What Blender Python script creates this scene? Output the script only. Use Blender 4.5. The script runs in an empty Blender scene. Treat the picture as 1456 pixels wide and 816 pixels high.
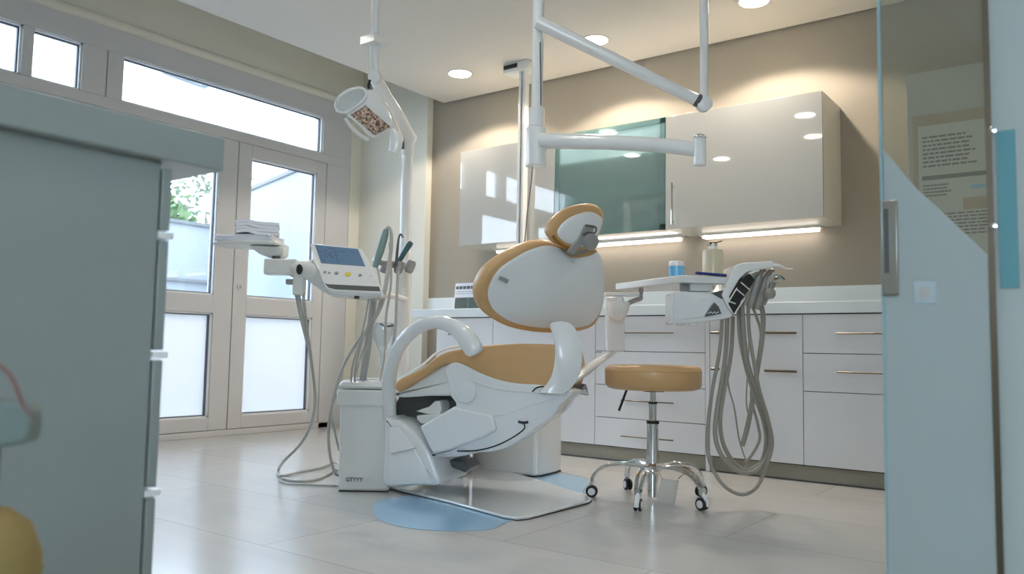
import bpy, bmesh, math, random
from mathutils import Vector, Matrix
random.seed(7)
PI = math.pi
C = bpy.context.scene.collection

# ------------------------------------------------------------------ camera
F = 1145.65; YAW, PITCH, ROLL = .638, .076567, .017988
EYE = Vector((0, 0, .70))
fw = Vector((-math.sin(YAW)*math.cos(PITCH), math.cos(YAW)*math.cos(PITCH), math.sin(PITCH)))
_r = Vector((math.cos(YAW), math.sin(YAW), 0)); _u = _r.cross(fw)
RT = math.cos(ROLL)*_r + math.sin(ROLL)*_u
UP = -math.sin(ROLL)*_r + math.cos(ROLL)*_u
HV = Vector((math.cos(YAW), math.sin(YAW), 0))       # level, across the view
GV = Vector((-math.sin(YAW), math.cos(YAW), 0))      # level, away from the eye
ZV = Vector((0, 0, 1))
def ray(x, y): return fw + RT*(x-728)/F - UP*(y-408)/F
def V(x, y, Z): return EYE + ray(x, y)*Z                          # point at a distance
def O(x, y, ax, val):                                              # point on a plane x/y/z = val
    d = ray(x, y); return EYE + d*((val-EYE[ax])/d[ax])
def onp(x, y, p0, n):                                              # point on any plane
    d = ray(x, y); return EYE + d*((p0-EYE).dot(n)/d.dot(n))

cam = bpy.data.cameras.new('camera'); co = bpy.data.objects.new('camera', cam); C.objects.link(co)
cam.sensor_width = 36; cam.lens = F/1456*36; cam.clip_start = .02; cam.clip_end = 300
co.matrix_world = Matrix(((RT.x, UP.x, -fw.x, EYE.x), (RT.y, UP.y, -fw.y, EYE.y), (RT.z, UP.z, -fw.z, EYE.z), (0, 0, 0, 1)))
cam.dof.use_dof = True; cam.dof.focus_distance = 3.9; cam.dof.aperture_fstop = 2.8
bpy.context.scene.camera = co

# ------------------------------------------------------------------ materials
def srgb(r, g, b):
    f = lambda c: (c/255/12.92) if c/255 <= .04045 else ((c/255+.055)/1.055)**2.4
    return (f(r), f(g), f(b), 1)
def pbr(name, col, rough=.4, metal=0, coat=0, spec=.5, var=0, vscale=4, bump=0, bscale=40, emit=None, es=0, trans=0, alpha=1):
    m = bpy.data.materials.new(name); m.use_nodes = True
    nt = m.node_tree; b = nt.nodes['Principled BSDF']
    b.inputs['Base Color'].default_value = col; b.inputs['Roughness'].default_value = rough
    b.inputs['Metallic'].default_value = metal; b.inputs['Coat Weight'].default_value = coat
    b.inputs['Coat Roughness'].default_value = .03; b.inputs['Coat IOR'].default_value = 1.6 if coat >= 1 else 1.5
    b.inputs['Specular IOR Level'].default_value = spec; b.inputs['Transmission Weight'].default_value = trans
    b.inputs['Alpha'].default_value = alpha
    tc = nt.nodes.new('ShaderNodeTexCoord')
    if var:
        n = nt.nodes.new('ShaderNodeTexNoise'); n.inputs['Scale'].default_value = vscale; n.inputs['Detail'].default_value = 5
        mx = nt.nodes.new('ShaderNodeMix'); mx.data_type = 'RGBA'
        nt.links.new(tc.outputs['Object'], n.inputs['Vector']); nt.links.new(n.outputs['Fac'], mx.inputs['Factor'])
        mx.inputs['A'].default_value = tuple(c*(1-var) for c in col[:3])+(1,)
        mx.inputs['B'].default_value = tuple(min(1, c*(1+var)) for c in col[:3])+(1,)
        nt.links.new(mx.outputs['Result'], b.inputs['Base Color'])
    if bump:
        n = nt.nodes.new('ShaderNodeTexNoise'); n.inputs['Scale'].default_value = bscale
        bp = nt.nodes.new('ShaderNodeBump'); bp.inputs['Strength'].default_value = bump; bp.inputs['Distance'].default_value = .01
        nt.links.new(tc.outputs['Object'], n.inputs['Vector']); nt.links.new(n.outputs['Fac'], bp.inputs['Height'])
        nt.links.new(bp.outputs['Normal'], b.inputs['Normal'])
    if emit: b.inputs['Emission Color'].default_value = emit; b.inputs['Emission Strength'].default_value = es
    return m
def sheet(name, tint, clear, gloss=.02, diff=None, diffmix=0, base=.04):
    """thin pane: transparent tint + diffuse/translucent haze + fresnel-like gloss"""
    m = bpy.data.materials.new(name); m.use_nodes = True; nt = m.node_tree
    for n in list(nt.nodes): nt.nodes.remove(n)
    N = nt.nodes.new; L = nt.links.new
    out = N('ShaderNodeOutputMaterial'); tr = N('ShaderNodeBsdfTransparent'); tr.inputs[0].default_value = tint
    gl = N('ShaderNodeBsdfGlossy'); gl.inputs['Roughness'].default_value = gloss
    body = tr.outputs[0]
    if diffmix:
        d = N('ShaderNodeBsdfDiffuse'); d.inputs[0].default_value = diff
        t = N('ShaderNodeBsdfTranslucent'); t.inputs[0].default_value = diff
        a = N('ShaderNodeMixShader'); a.inputs[0].default_value = .5; L(d.outputs[0], a.inputs[1]); L(t.outputs[0], a.inputs[2])
        b = N('ShaderNodeMixShader'); b.inputs[0].default_value = diffmix; L(tr.outputs[0], b.inputs[1]); L(a.outputs[0], b.inputs[2])
        body = b.outputs[0]
    lw = N('ShaderNodeLayerWeight'); lw.inputs[0].default_value = .25
    mr = N('ShaderNodeMapRange'); L(lw.outputs['Fresnel'], mr.inputs[0]); mr.inputs[3].default_value = base; mr.inputs[4].default_value = clear
    mx = N('ShaderNodeMixShader'); L(mr.outputs[0], mx.inputs[0]); L(body, mx.inputs[1]); L(gl.outputs[0], mx.inputs[2])
    L(mx.outputs[0], out.inputs[0]); return m

M = dict(
 wall=pbr('wall_beige_paint', srgb(156, 148, 135), .85, var=.02, bump=.03, bscale=120),
 wallpale=pbr('wall_pale_paint', srgb(222, 220, 208), .85, var=.02, bump=.03, bscale=120),
 ceil=pbr('ceiling_paint', srgb(212, 208, 200), .9, var=.01),
 frame=pbr('door_frame_grey', srgb(202, 202, 203), .45, var=.015, vscale=2),
 bead=pbr('glazing_bead', srgb(225, 228, 230), .35, var=.01),
 gasket=pbr('rubber_gasket', srgb(95, 98, 104), .6, var=.03),
 cab=pbr('cabinet_white_lacquer', srgb(218, 219, 221), .12, coat=.6, var=.006, vscale=1.5),
 upper=pbr('upper_cabinet_gloss', srgb(190, 190, 185), .03, coat=1, spec=.6, var=.006, vscale=1.5),
 carc=pbr('cabinet_carcass', srgb(205, 203, 192), .3, var=.01),
 gap=pbr('shadow_gap', srgb(60, 62, 64), .7, var=.05),
 top=pbr('worktop_white', srgb(224, 230, 231), .2, coat=.3, var=.01),
 plinth=pbr('plinth_greige', srgb(160, 155, 140), .35, var=.03, vscale=6),
 steel=pbr('brushed_steel', srgb(160, 158, 152), .3, 1, var=.04, vscale=30),
 brass=pbr('bronze_handle', srgb(104, 96, 84), .32, 1, var=.05, vscale=30),
 chrome=pbr('chrome', srgb(225, 228, 230), .07, 1, var=.02, vscale=20),
 white=pbr('white_plastic_gloss', srgb(228, 230, 230), .18, coat=.4, var=.008, vscale=3),
 whitem=pbr('white_enamel', srgb(222, 224, 222), .3, var=.01, vscale=3),
 shell=pbr('chair_shell_white', srgb(222, 226, 228), .2, coat=.35, var=.008, vscale=3),
 grey=pbr('grey_plastic', srgb(150, 152, 150), .35, var=.03, vscale=8),
 dgrey=pbr('dark_grey_plastic', srgb(80, 84, 84), .4, var=.04, vscale=8),
 black=pbr('black_rubber', srgb(22, 23, 24), .5, var=.08, vscale=12),
 tan=pbr('tan_leather', srgb(198, 160, 112), .42, var=.05, vscale=7, bump=.08, bscale=260, coat=.1),
 amber=pbr('amber_rubber', srgb(150, 98, 35), .35, var=.1, vscale=12),
 hose=pbr('hose_grey_silicone', srgb(176, 176, 172), .38, var=.04, vscale=20),
 hosed=pbr('hose_taupe_silicone', srgb(150, 147, 138), .38, var=.04, vscale=20),
 teal=pbr('instrument_teal', srgb(58, 98, 104), .35, var=.05, vscale=15),
 tealp=pbr('instrument_sage', srgb(120, 146, 142), .4, var=.05, vscale=15),
 paper=pbr('paper_white', srgb(232, 234, 242), .8, var=.015, vscale=20),
 ink=pbr('ink_grey', srgb(96, 98, 100), .8, var=.1, vscale=60),
 photo=pbr('printed_photo', srgb(72, 82, 72), .5, var=.35, vscale=25),
 yellow=pbr('yellow_button', srgb(214, 196, 70), .5, var=.05, vscale=20),
 blue=pbr('pale_blue_film', srgb(150, 192, 224), .18, coat=.4, var=.05, vscale=2),
 bluec=pbr('blue_cup', srgb(105, 178, 224), .25, var=.05, vscale=12),
 navy=pbr('navy_plastic', srgb(30, 44, 120), .4, var=.05, vscale=20),
 cream=pbr('cream_soap', srgb(206, 196, 168), .3, coat=.3, var=.03, vscale=8),
 plate=pbr('base_plate_lacquer', srgb(214, 218, 220), .05, coat=1, var=.01, vscale=3),
 fore=pbr('cabinet_teal_grey', srgb(146, 156, 154), .28, var=.04, vscale=1.6),
 forew=pbr('gap_light_shelf_white', srgb(235, 240, 242), .3, var=.01),
 brown=pbr('cable_brown', srgb(120, 88, 82), .5, var=.05),
 ochre=pbr('ochre_fabric', srgb(150, 130, 80), .8, var=.08, vscale=12),
 tealbar=pbr('teal_glass_edge', srgb(84, 142, 152), .25, var=.08, vscale=4),
 edge=pbr('pane_edge_green', srgb(140, 170, 176), .3, var=.03),
 panerefl=pbr('pane_reflection_grey_blue', srgb(168, 184, 192), .5, var=.02),
 handset=pbr('handset_grey_green', srgb(122, 138, 134), .4, var=.04),
 poster=pbr('poster_paper', srgb(205, 204, 196), .7, var=.02, vscale=12),
 beige=pbr('beige_panel', srgb(176, 158, 136), .6, var=.03, vscale=8),
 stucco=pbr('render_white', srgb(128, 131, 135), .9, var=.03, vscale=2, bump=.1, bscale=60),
 coping=pbr('coping_grey', srgb(95, 96, 96), .8, var=.05),
 bark=pbr('bark', srgb(120, 105, 90), .9, var=.2, vscale=10),
 leaf=pbr('leaf_green', srgb(82, 104, 64), .7, var=.3, vscale=3),
 leafg=pbr('leaf_silver', srgb(96, 108, 92), .7, var=.25, vscale=3),
 pave=pbr('paving_pale', srgb(180, 180, 178), .9, var=.04, vscale=2),
 lamp=pbr('downlight_diffuser', (1, .95, .84, 1), .5, emit=(1, .93, .80, 1), es=9),
 led=pbr('led_strip_diffuser', (1, .95, .88, 1), .5, emit=(1, .88, .78, 1), es=2.2),
 screen=pbr('lcd_screen', srgb(62, 84, 104), .15, emit=srgb(84, 108, 132), es=.32, coat=.3),
 lcdtext=pbr('lcd_text', srgb(160, 190, 215), .3, emit=srgb(150, 185, 215), es=.5),
 navyt=pbr('lcd_text_dark', srgb(40, 60, 90), .3, var=.05),
)
M['glass'] = sheet('window_glass', (.84, .87, .90, 1), .5, base=.03)
M['frost'] = sheet('frosted_glass', (.96, .98, 1, 1), .3, .15, (.68, .67, .67, 1), .88)
M['cabglass'] = sheet('teal_cabinet_glass', srgb(232, 244, 242), .9, .02, srgb(196, 222, 219), .42, base=.06)
M['doorglass'] = sheet('partition_glass', srgb(236, 240, 236), .6, .02, srgb(214, 210, 200), .10, base=.07)
M['film'] = sheet('frosted_film', srgb(205, 224, 226), .35, .12, srgb(216, 226, 228), .82, base=.04)
M['clear'] = sheet('clear_plastic', (.9, .93, .94, 1), .8, .03, (.8, .84, .86, 1), .25, base=.08)
# floor tiles
def floor_mat():
    m = pbr('floor_pale_planks', srgb(214, 206, 194), .22, spec=.5); nt = m.node_tree; b = nt.nodes['Principled BSDF']
    N = nt.nodes.new; L = nt.links.new
    tc = N('ShaderNodeTexCoord'); mp = N('ShaderNodeMapping'); L(tc.outputs['Object'], mp.inputs[0]); mp.inputs['Rotation'].default_value = (0, 0, 0)
    br = N('ShaderNodeTexBrick'); L(mp.outputs[0], br.inputs[0]); br.inputs['Scale'].default_value = 1
    br.inputs['Brick Width'].default_value = 1.2; br.inputs['Row Height'].default_value = .6; br.inputs['Mortar Size'].default_value = .0022
    br.inputs['Color1'].default_value = srgb(184, 183, 180); br.inputs['Color2'].default_value = srgb(178, 177, 174); br.inputs['Mortar'].default_value = srgb(150, 148, 144)
    n = N('ShaderNodeTexNoise'); m2 = N('ShaderNodeMapping'); m2.inputs['Scale'].default_value = (1.2, 9, 1); L(tc.outputs['Object'], m2.inputs[0]); L(m2.outputs[0], n.inputs[0])
    n.inputs['Scale'].default_value = 1.5; n.inputs['Detail'].default_value = 6
    mr = N('ShaderNodeMapRange'); L(n.outputs['Fac'], mr.inputs[0]); mr.inputs[3].default_value = .93; mr.inputs[4].default_value = 1.06
    mx = N('ShaderNodeVectorMath'); mx.operation = 'MULTIPLY'; L(br.outputs['Color'], mx.inputs[0]); L(mr.outputs[0], mx.inputs[1]); L(mx.outputs[0], b.inputs['Base Color'])
    return m
M['floor'] = floor_mat()
def led_mat():
    m = pbr('lamp_reflector_facets', srgb(150, 118, 100), .3, .5, emit=srgb(150, 110, 80), es=.0); nt = m.node_tree; b = nt.nodes['Principled BSDF']
    N = nt.nodes.new; L = nt.links.new; tc = N('ShaderNodeTexCoord'); v = N('ShaderNodeTexVoronoi'); v.inputs['Scale'].default_value = 110; L(tc.outputs['Object'], v.inputs['Vector'])
    r = N('ShaderNodeValToRGB'); r.color_ramp.elements[0].color = srgb(118, 92, 78); r.color_ramp.elements[1].color = srgb(226, 204, 188)
    r.color_ramp.elements[0].position = .15; r.color_ramp.elements[1].position = .9
    bw = N('ShaderNodeSeparateColor'); L(v.outputs['Color'], bw.inputs[0]); L(bw.outputs[0], r.inputs[0]); L(r.outputs[0], b.inputs['Base Color'])
    bp = N('ShaderNodeBump'); bp.inputs['Strength'].default_value = .7; bp.inputs['Distance'].default_value = .01; L(v.outputs['Distance'], bp.inputs['Height']); L(bp.outputs[0], b.inputs['Normal'])
    return m
M['facets'] = led_mat()

# ------------------------------------------------------------------ objects
def thing(name, label, cat, loc, group=None):
    o = bpy.data.objects.new(name, None); C.objects.link(o); o.location = loc; o.empty_display_size = .05
    o['label'] = label; o['category'] = cat
    if group: o['group'] = group
    return o
def tag(o, label, cat, group=None, kind=None):
    o['label'] = label; o['category'] = cat
    if group: o['group'] = group
    if kind: o['kind'] = kind
    return o
def wloc(o):
    v = o.location.copy()
    while o.parent: o = o.parent; v += o.location
    return v
def link(name, bm, mat, parent=None, bevel=0, seg=2, angle=35, label=None, origin=None, wound=False):
    if not wound: bmesh.ops.recalc_face_normals(bm, faces=bm.faces)
    elif bm.calc_volume(signed=True) < 0: bmesh.ops.reverse_faces(bm, faces=bm.faces)
    me = bpy.data.meshes.new(name); 
    if parent:
        w0 = wloc(parent); bmesh.ops.translate(bm, verts=bm.verts, vec=-w0)
    else:                                             # put the origin at the thing's base
        vs = [v.co for v in bm.verts]
        c = Vector(((min(v.x for v in vs)+max(v.x for v in vs))/2, (min(v.y for v in vs)+max(v.y for v in vs))/2, min(v.z for v in vs)))
        if origin is not None: c = Vector(origin)
        bmesh.ops.translate(bm, verts=bm.verts, vec=-c)
    bm.to_mesh(me); bm.free()
    me.shade_smooth(); me.set_sharp_from_angle(angle=math.radians(angle))
    me.materials.append(mat)
    o = bpy.data.objects.new(name, me); C.objects.link(o)
    if parent:
        o.parent = parent
    else: o.location = c
    if bevel:
        b = o.modifiers.new('bevel', 'BEVEL'); b.width = bevel; b.segments = seg; b.limit_method = 'ANGLE'; b.angle_limit = math.radians(40); b.harden_normals = False
    if label: o['label'] = label
    return o
def struct(name, bm, mat, parent=None, **k):
    o = link(name, bm, mat, parent, **k)
    if not parent: o['kind'] = 'structure'
    return o
def NB(): return bmesh.new()
def abox(bm, x0, x1, y0, y1, z0, z1):
    vs = [bm.verts.new((x, y, z)) for x in (x0, x1) for y in (y0, y1) for z in (z0, z1)]
    for f in ((0, 1, 3, 2), (4, 6, 7, 5), (0, 4, 5, 1), (2, 3, 7, 6), (0, 2, 6, 4), (1, 5, 7, 3)): bm.faces.new([vs[i] for i in f])
    return bm
def box(*a): return abox(NB(), *a)
def fbox(bm, c, w, d, h, ax=HV, ay=GV, az=ZV):
    """box centred at c in any frame"""
    vs = [bm.verts.new(c + ax*sx*w/2 + ay*sy*d/2 + az*sz*h/2) for sx in (-1, 1) for sy in (-1, 1) for sz in (-1, 1)]
    for f in ((0, 1, 3, 2), (4, 6, 7, 5), (0, 4, 5, 1), (2, 3, 7, 6), (0, 2, 6, 4), (1, 5, 7, 3)): bm.faces.new([vs[i] for i in f])
    return bm
def prism(bm, pts, d):
    a = [bm.verts.new(p) for p in pts]; b = [bm.verts.new(Vector(p)+d) for p in pts]; n = len(pts)
    bm.faces.new(a); bm.faces.new(b[::-1])
    for i in range(n): bm.faces.new((a[i], b[i], b[(i+1) % n], a[(i+1) % n]))
    return bm
def smooth_loop(pts, k=6, closed=True):
    out = []; n = len(pts); P = [Vector(p) for p in pts]
    for i in range(n if closed else n-1):
        g = (lambda j: P[j % n]) if closed else (lambda j: P[max(0, min(n-1, j))])
        p0, p1, p2, p3 = g(i-1), g(i), g(i+1), g(i+2)
        for s in range(k):
            t = s/k; out.append(.5*((2*p1)+(p2-p0)*t+(2*p0-5*p1+4*p2-p3)*t*t+(3*p1-p0-3*p2+p3)*t**3))
    if not closed: out.append(P[-1])
    return out
def rings(bm, loops, cap0=True, cap1=True):
    R = [[bm.verts.new(p) for p in l] for l in loops]; n = len(R[0])
    for a, b in zip(R, R[1:]):
        for i in range(n): bm.faces.new((a[i], a[(i+1) % n], b[(i+1) % n], b[i]))
    if cap0: bm.faces.new(R[0][::-1])
    if cap1: bm.faces.new(R[-1])
    return bm
def puff(bm, loop, n, prof, dome=None):
    """rounded slab from a planar loop; prof = (inset, height along n); dome = extra height pulled in to the middle"""
    m = len(loop); inn = []; ar = Vector()
    for i in range(m): ar += loop[i].cross(loop[(i+1) % m])
    sg = 1 if ar.dot(n) > 0 else -1
    for i in range(m):
        t = (loop[(i+1) % m]-loop[i-1]).normalized(); q = n.cross(t)
        inn.append(q*sg)
    L = [[loop[i]+inn[i]*s+n*h for i in range(m)] for s, h in prof]
    if dome is not None:
        last = L[-1]; h0 = prof[-1][1]; cc = sum(last, Vector())/m
        for f in (.8, .6, .4, .2, .06): L.append([cc+(p-cc)*f+n*(dome*(1-f*f)) for p in last])
    return rings(bm, L)
def tube(bm, pts, r, seg=10, flat=None, k=6, raw=False, caps=True):
    """swept tube; r number or list per control point; flat=(vector, ratio) squashes the section"""
    P = pts if raw else smooth_loop(pts, k, False)
    m = len(P); nr = len(r) if isinstance(r, (list, tuple)) else 0
    def rad(i):
        if not nr: return r
        t = i/(m-1)*(nr-1); j = min(int(t), nr-2); return r[j]+(r[j+1]-r[j])*(t-j)
    T = [(P[min(i+1, m-1)]-P[max(i-1, 0)]).normalized() for i in range(m)]
    nrm = T[0].orthogonal().normalized(); L = []
    for i in range(m):
        if flat: nrm = (flat[0]-T[i]*flat[0].dot(T[i])).normalized()
        else: nrm = (nrm-T[i]*nrm.dot(T[i])).normalized()
        b = T[i].cross(nrm); q = flat[1] if flat else 1
        L.append([P[i]+(nrm*math.cos(2*PI*s/seg)*rad(i)*q+b*math.sin(2*PI*s/seg)*rad(i)) for s in range(seg)])
    return rings(bm, L, caps, caps)
def rod(bm, a, b, r, seg=16):
    return tube(bm, [Vector(a), Vector(b)], r if not isinstance(r, tuple) else list(r), seg, raw=True)
def lathe(bm, c, prof, ax=ZV, seg=32, sx=1):
    a = ax.orthogonal().normalized(); b = ax.cross(a)
    L = [[c+ax*h+(a*math.cos(2*PI*s/seg)+b*math.sin(2*PI*s/seg))*max(r, 1e-4) for s in range(seg)] for r, h in prof]
    return rings(bm, L)
def path(*p): return [V(*q) for q in p]
def text_mesh(name, s, size, m4, mat, parent, ext=.0004, bold=0):
    cu = bpy.data.curves.new(name, 'FONT'); cu.body = s; cu.size = size; cu.extrude = ext; cu.align_x = 'CENTER'; cu.align_y = 'CENTER'; cu.offset = bold
    t = bpy.data.objects.new('tmp_text', cu); C.objects.link(t); bpy.context.view_layer.update()
    me = bpy.data.meshes.new_from_object(t.evaluated_get(bpy.context.evaluated_depsgraph_get()))
    bpy.data.objects.remove(t); me.transform(Matrix.Translation(-wloc(parent)) @ m4); me.materials.clear(); me.materials.append(mat)
    o = bpy.data.objects.new(name, me); C.objects.link(o); o.parent = parent; return o
def frame4(x, y, z, o):
    return Matrix(((x.x, y.x, z.x, o.x), (x.y, y.y, z.y, o.y), (x.z, y.z, z.z, o.z), (0, 0, 0, 1)))
def words(bm, o, ax, up, n, w, h, rows, fill=.8, lh=.45, starts=None):
    """rows of word-like printed marks on a page, o = top-left corner"""
    for i in range(rows):
        x = 0; y = -(i+.5)*h/rows
        while x < w*fill*random.uniform(.75, 1):
            l = random.uniform(.04, .14)*w
            if x+l > w: break
            c = o+ax*(x+l/2)+up*y+n*.0006
            fbox(bm, c, l, h/rows*lh, .0006, ax, up, n); x += l+.02*w
    return bm

# ------------------------------------------------------------------ room shell
XL, YB, YC = -5.44, 5.05, 4.58            # window wall, back wall, base cabinet fronts
struct('floor', box(-5.7, 2.6, -2.3, 5.25, -.1, 0), M['floor'], origin=(0, 0, 0))
b = NB(); abox(b, -5.7, XL+.005, -2.3, .5, 0, 3.3); abox(b, -5.7, XL+.005, 4.86, 5.25, 0, 3.3); abox(b, -5.7, XL+.005, .5, 4.86, 2.87, 3.3)
struct('wall_left', b, M['wallpale'])
struct('wall_back', box(-4.622, 2.6, YB, 5.25, 0, 3.3), M['wall'])
struct('wall_back.001', box(-5.434, -4.622, YB-.07, 5.25, 0, 3.3), M['wallpale'])
struct('wall_right', box(2.6, 2.75, -2.3, 5.25, 0, 3.3), M['wallpale'])
b = NB(); abox(b, -5.7, 2.75, -2.45, -2.3, 0, .9); abox(b, -5.7, 2.75, -2.45, -2.3, 2.5, 3.3); abox(b, -5.7, 0, -2.45, -2.3, .9, 2.5); abox(b, 2.4, 2.75, -2.45, -2.3, .9, 2.5)
struct('wall_front', b, M['wallpale'])
b = NB()
for a in ((0, .06, .9, 2.5), (1.17, 1.23, .96, 2.44), (2.34, 2.4, .9, 2.5), (.06, 2.34, .9, .96), (.06, 2.34, 2.44, 2.5)): abox(b, a[0], a[1], -2.42, -2.34, a[2], a[3])
wf = struct('added_fill_window', b, M['frame']); link('glass_pane', box(.06, 2.34, -2.385, -2.38, .96, 2.44), M['glass'], wf)  # unseen window, added to give fill light from behind the camera
struct('ceiling', box(-5.7, 2.75, -2.45, 5.25, 3.3, 3.4), M['ceil'])
struct('ceiling.001', box(-4.48, 2.6, -2.3, YB-.025, 2.77, 3.3), M['ceil'])
struct('gap_shade_strip', box(-4.45, 2.6, YB-.025, YB, 2.78, 2.80), M['gap'])  # dark strip paints the shade in the gap at the ceiling edge
# rounded head moulding over the glazing
b = NB(); tube(b, [Vector((XL+.0, .45, 2.88)), Vector((XL+.0, 4.97, 2.88))], .035, 12, raw=True)
struct('trim_2', b, M['wallpale'])
struct('baseboard_left', box(XL+.006, XL+.018, 4.86, 4.975, 0, .07), M['frame'])
# glazed wall members
b = NB(); X0, X1 = -5.56, -5.44
abox(b, X0, X1, .5, 4.86, 2.685, 2.87); abox(b, X0, X1, .5, 4.86, 2.285, 2.36)
abox(b, X0, X1, 4.60, 4.86, 0, 2.285); abox(b, X0, X1, 4.545, 4.86, 2.36, 2.685)
abox(b, X0, X1, 2.49, 2.652, 2.36, 2.685); abox(b, X0, X1, 2.658, 2.766, 2.36, 2.685); abox(b, X0, X1, 2.64, 2.83, 0, 2.285)
abox(b, X0, X1, 2.12, 2.18, 2.36, 2.685); abox(b, X0, X1, .5, .6, 0, 2.685); abox(b, X0, X1, .5, 4.74, 0, .045)
abox(b, X0-.02, X1-.03, 2.65, 2.66, 2.36, 2.7)
struct('trim_3', b, M['frame'], bevel=.003)
def bead_loop(bm, x, y0, y1, z0, z1, t=.012, d=.02):
    for a in ((y0, y1, z0, z0+t), (y0, y1, z1-t, z1), (y0, y0+t, z0, z1), (y1-t, y1, z0, z1)): abox(bm, x-d, x, *a)
def pane(name, mat, parent, y0, y1, z0, z1, kind=False):
    p = link(name, box(-5.505, -5.497, y0, y1, z0, z1), mat, parent)
    b = NB(); bead_loop(b, -5.455, y0, y1, z0, z1); link('bead', b, M['bead'], p)
    b = NB(); bead_loop(b, -5.475, y0+.012, y1-.012, z0+.012, z1-.012, .008); link('gasket', b, M['gasket'], p)
    return p
def glazing(name, y0, y1):
    e = bpy.data.objects.new(name, None); C.objects.link(e); e.location = (-5.5, (y0+y1)/2, 2.36); e['kind'] = 'structure'
    pane('glass_pane', M['glass'], e, y0, y1, 2.36, 2.685)
glazing('window_1', 2.766, 4.545); glazing('window_2', 2.18, 2.49); glazing('window_3', .6, 2.12)
def leaf(name, y0, y1, hinge_right, knob):
    e = bpy.data.objects.new(name, None); C.objects.link(e); e.location = (-5.5, (y0+y1)/2, .045); e['kind'] = 'structure'
    s0, s1 = (.12, .10) if hinge_right else (.12, .158)
    b = NB(); a0, a1 = -5.54, -5.445
    abox(b, a0, a1, y0, y0+s0, .05, 2.283); abox(b, a0, a1, y1-s1, y1, .05, 2.283)
    for z0, z1 in ((.05, .145), (.93, 1.065), (2.182, 2.283)): abox(b, a0, a1, y0+s0, y1-s1, z0, z1)
    link('door_frame', b, M['frame'], e, bevel=.003)
    pane('glass_pane', M['glass'], e, y0+s0, y1-s1, 1.065, 2.182)
    pane('frosted_pane', M['frost'], e, y0+s0, y1-s1, .145, .93)
    if knob:
        b = NB(); lathe(b, Vector((-5.445, knob, 1.15)), [(.026, 0), (.026, .008), (.012, .010), (.010, .03)], Vector((1, 0, 0)), 20)
        link('handle_rose', b, M['frame'], e)
    return e
leaf('door_1', 2.83, 3.711, False, None); leaf('door_2', 3.719, 4.598, True, 3.775)
leaf('door_3', .6, 1.615, False, None); leaf('door_4', 1.625, 2.64, True, None)

# ------------------------------------------------------------------ outdoors
tag(link('paved_ground', box(-40, -5.71, -20, 30, -.2, -.05), M['pave']), 'pale paved ground outside the glazed doors', 'ground')['kind'] = 'structure'
GE = O(322, 330, 0, -10).y
gw = thing('garden_wall', 'white rendered garden wall outside the left glazed door', 'wall', (-10, 2, -.05))
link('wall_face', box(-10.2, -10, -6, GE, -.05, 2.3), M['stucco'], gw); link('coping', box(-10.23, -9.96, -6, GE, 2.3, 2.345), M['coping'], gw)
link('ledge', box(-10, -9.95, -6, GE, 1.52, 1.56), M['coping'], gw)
A, B = O(357, 266, 2, 3.1), O(425, 237, 2, 3.1); dv = (A-B).normalized(); A2 = A+dv*.2; B2 = B-dv*.5
nb = thing('neighbouring_building', 'white rendered building wall with grey coping behind the right glazed door', 'building', ((A2+B2)/2).to_tuple()[:2]+(-.05,))
nn = Vector((-dv.y, dv.x, 0));  nn = nn if nn.y > 0 else -nn
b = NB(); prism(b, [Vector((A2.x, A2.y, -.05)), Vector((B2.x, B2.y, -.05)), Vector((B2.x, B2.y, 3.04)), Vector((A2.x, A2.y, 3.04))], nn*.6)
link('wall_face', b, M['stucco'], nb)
b = NB(); prism(b, [Vector((A2.x, A2.y, 3.04))-nn*.03, Vector((B2.x, B2.y, 3.04))-nn*.03, Vector((B2.x, B2.y, 3.1))-nn*.03, Vector((A2.x, A2.y, 3.1))-nn*.03], nn*.66)
link('coping', b, M['coping'], nb)
cv = thing('canopy_light_panel', 'pale framed panel under the outside canopy, seen through the wide top window', 'panel', O(260, 115, 2, 3.1))
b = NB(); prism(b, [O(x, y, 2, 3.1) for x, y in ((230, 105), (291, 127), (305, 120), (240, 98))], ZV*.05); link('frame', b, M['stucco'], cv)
b = NB(); prism(b, [O(x, y, 2, 3.095) for x, y in ((243, 105.5), (286, 121), (293, 118), (249, 102))], ZV*.004); link('diffuser', b, M['frame'], cv)
def tree(x, y, h, r, mat, label, n=900, s=.12):
    t = thing('garden_tree', label, 'tree', (x, y, -.05), 'garden trees')
    b = NB(); tube(b, [Vector((x, y, -.05)), Vector((x+.1, y, h*.35)), Vector((x, y+.1, h*.8))], [.12, .09, .03], 8)
    for k in range(7):
        a = k*2.4; tube(b, [Vector((x, y, h*(.35+.05*k))), Vector((x+math.cos(a)*r*.4, y+math.sin(a)*r*.4, h*(.5+.05*k))), Vector((x+math.cos(a)*r*.8, y+math.sin(a)*r*.8, h*(.6+.05*k)))], [.05, .03, .012], 6)
    link('trunk', b, M['bark'], t); b = NB()
    clumps = [(Vector((random.gauss(0, .5)*r, random.gauss(0, .5)*r, h*random.uniform(.42, 1))), r*random.uniform(.2, .42)) for _ in range(22)]
    for _ in range(n):
        c, q = random.choice(clumps); p = Vector((x, y, 0))+c+Vector((random.gauss(0, .5), random.gauss(0, .5), random.gauss(0, .5)))*q
        a = Vector((random.gauss(0, 1), random.gauss(0, 1), random.gauss(0, 1))).normalized(); w = a.orthogonal().normalized()
        b.faces.new([b.verts.new(p+a*s), b.verts.new(p+w*s*.45), b.verts.new(p-a*s), b.verts.new(p-w*s*.45)])
    f = link('foliage', b, mat, t); f['kind'] = 'stuff'
    return t
tree(-13.5, 7.3, 3.6, .9, M['leaf'], 'low green tree just above the garden wall, left of the door frame')
tree(-14.5, 9.2, 3.9, 1.1, M['leafg'], 'thin silvery tree behind the garden wall beside the door frame', 1100, .09)
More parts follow.
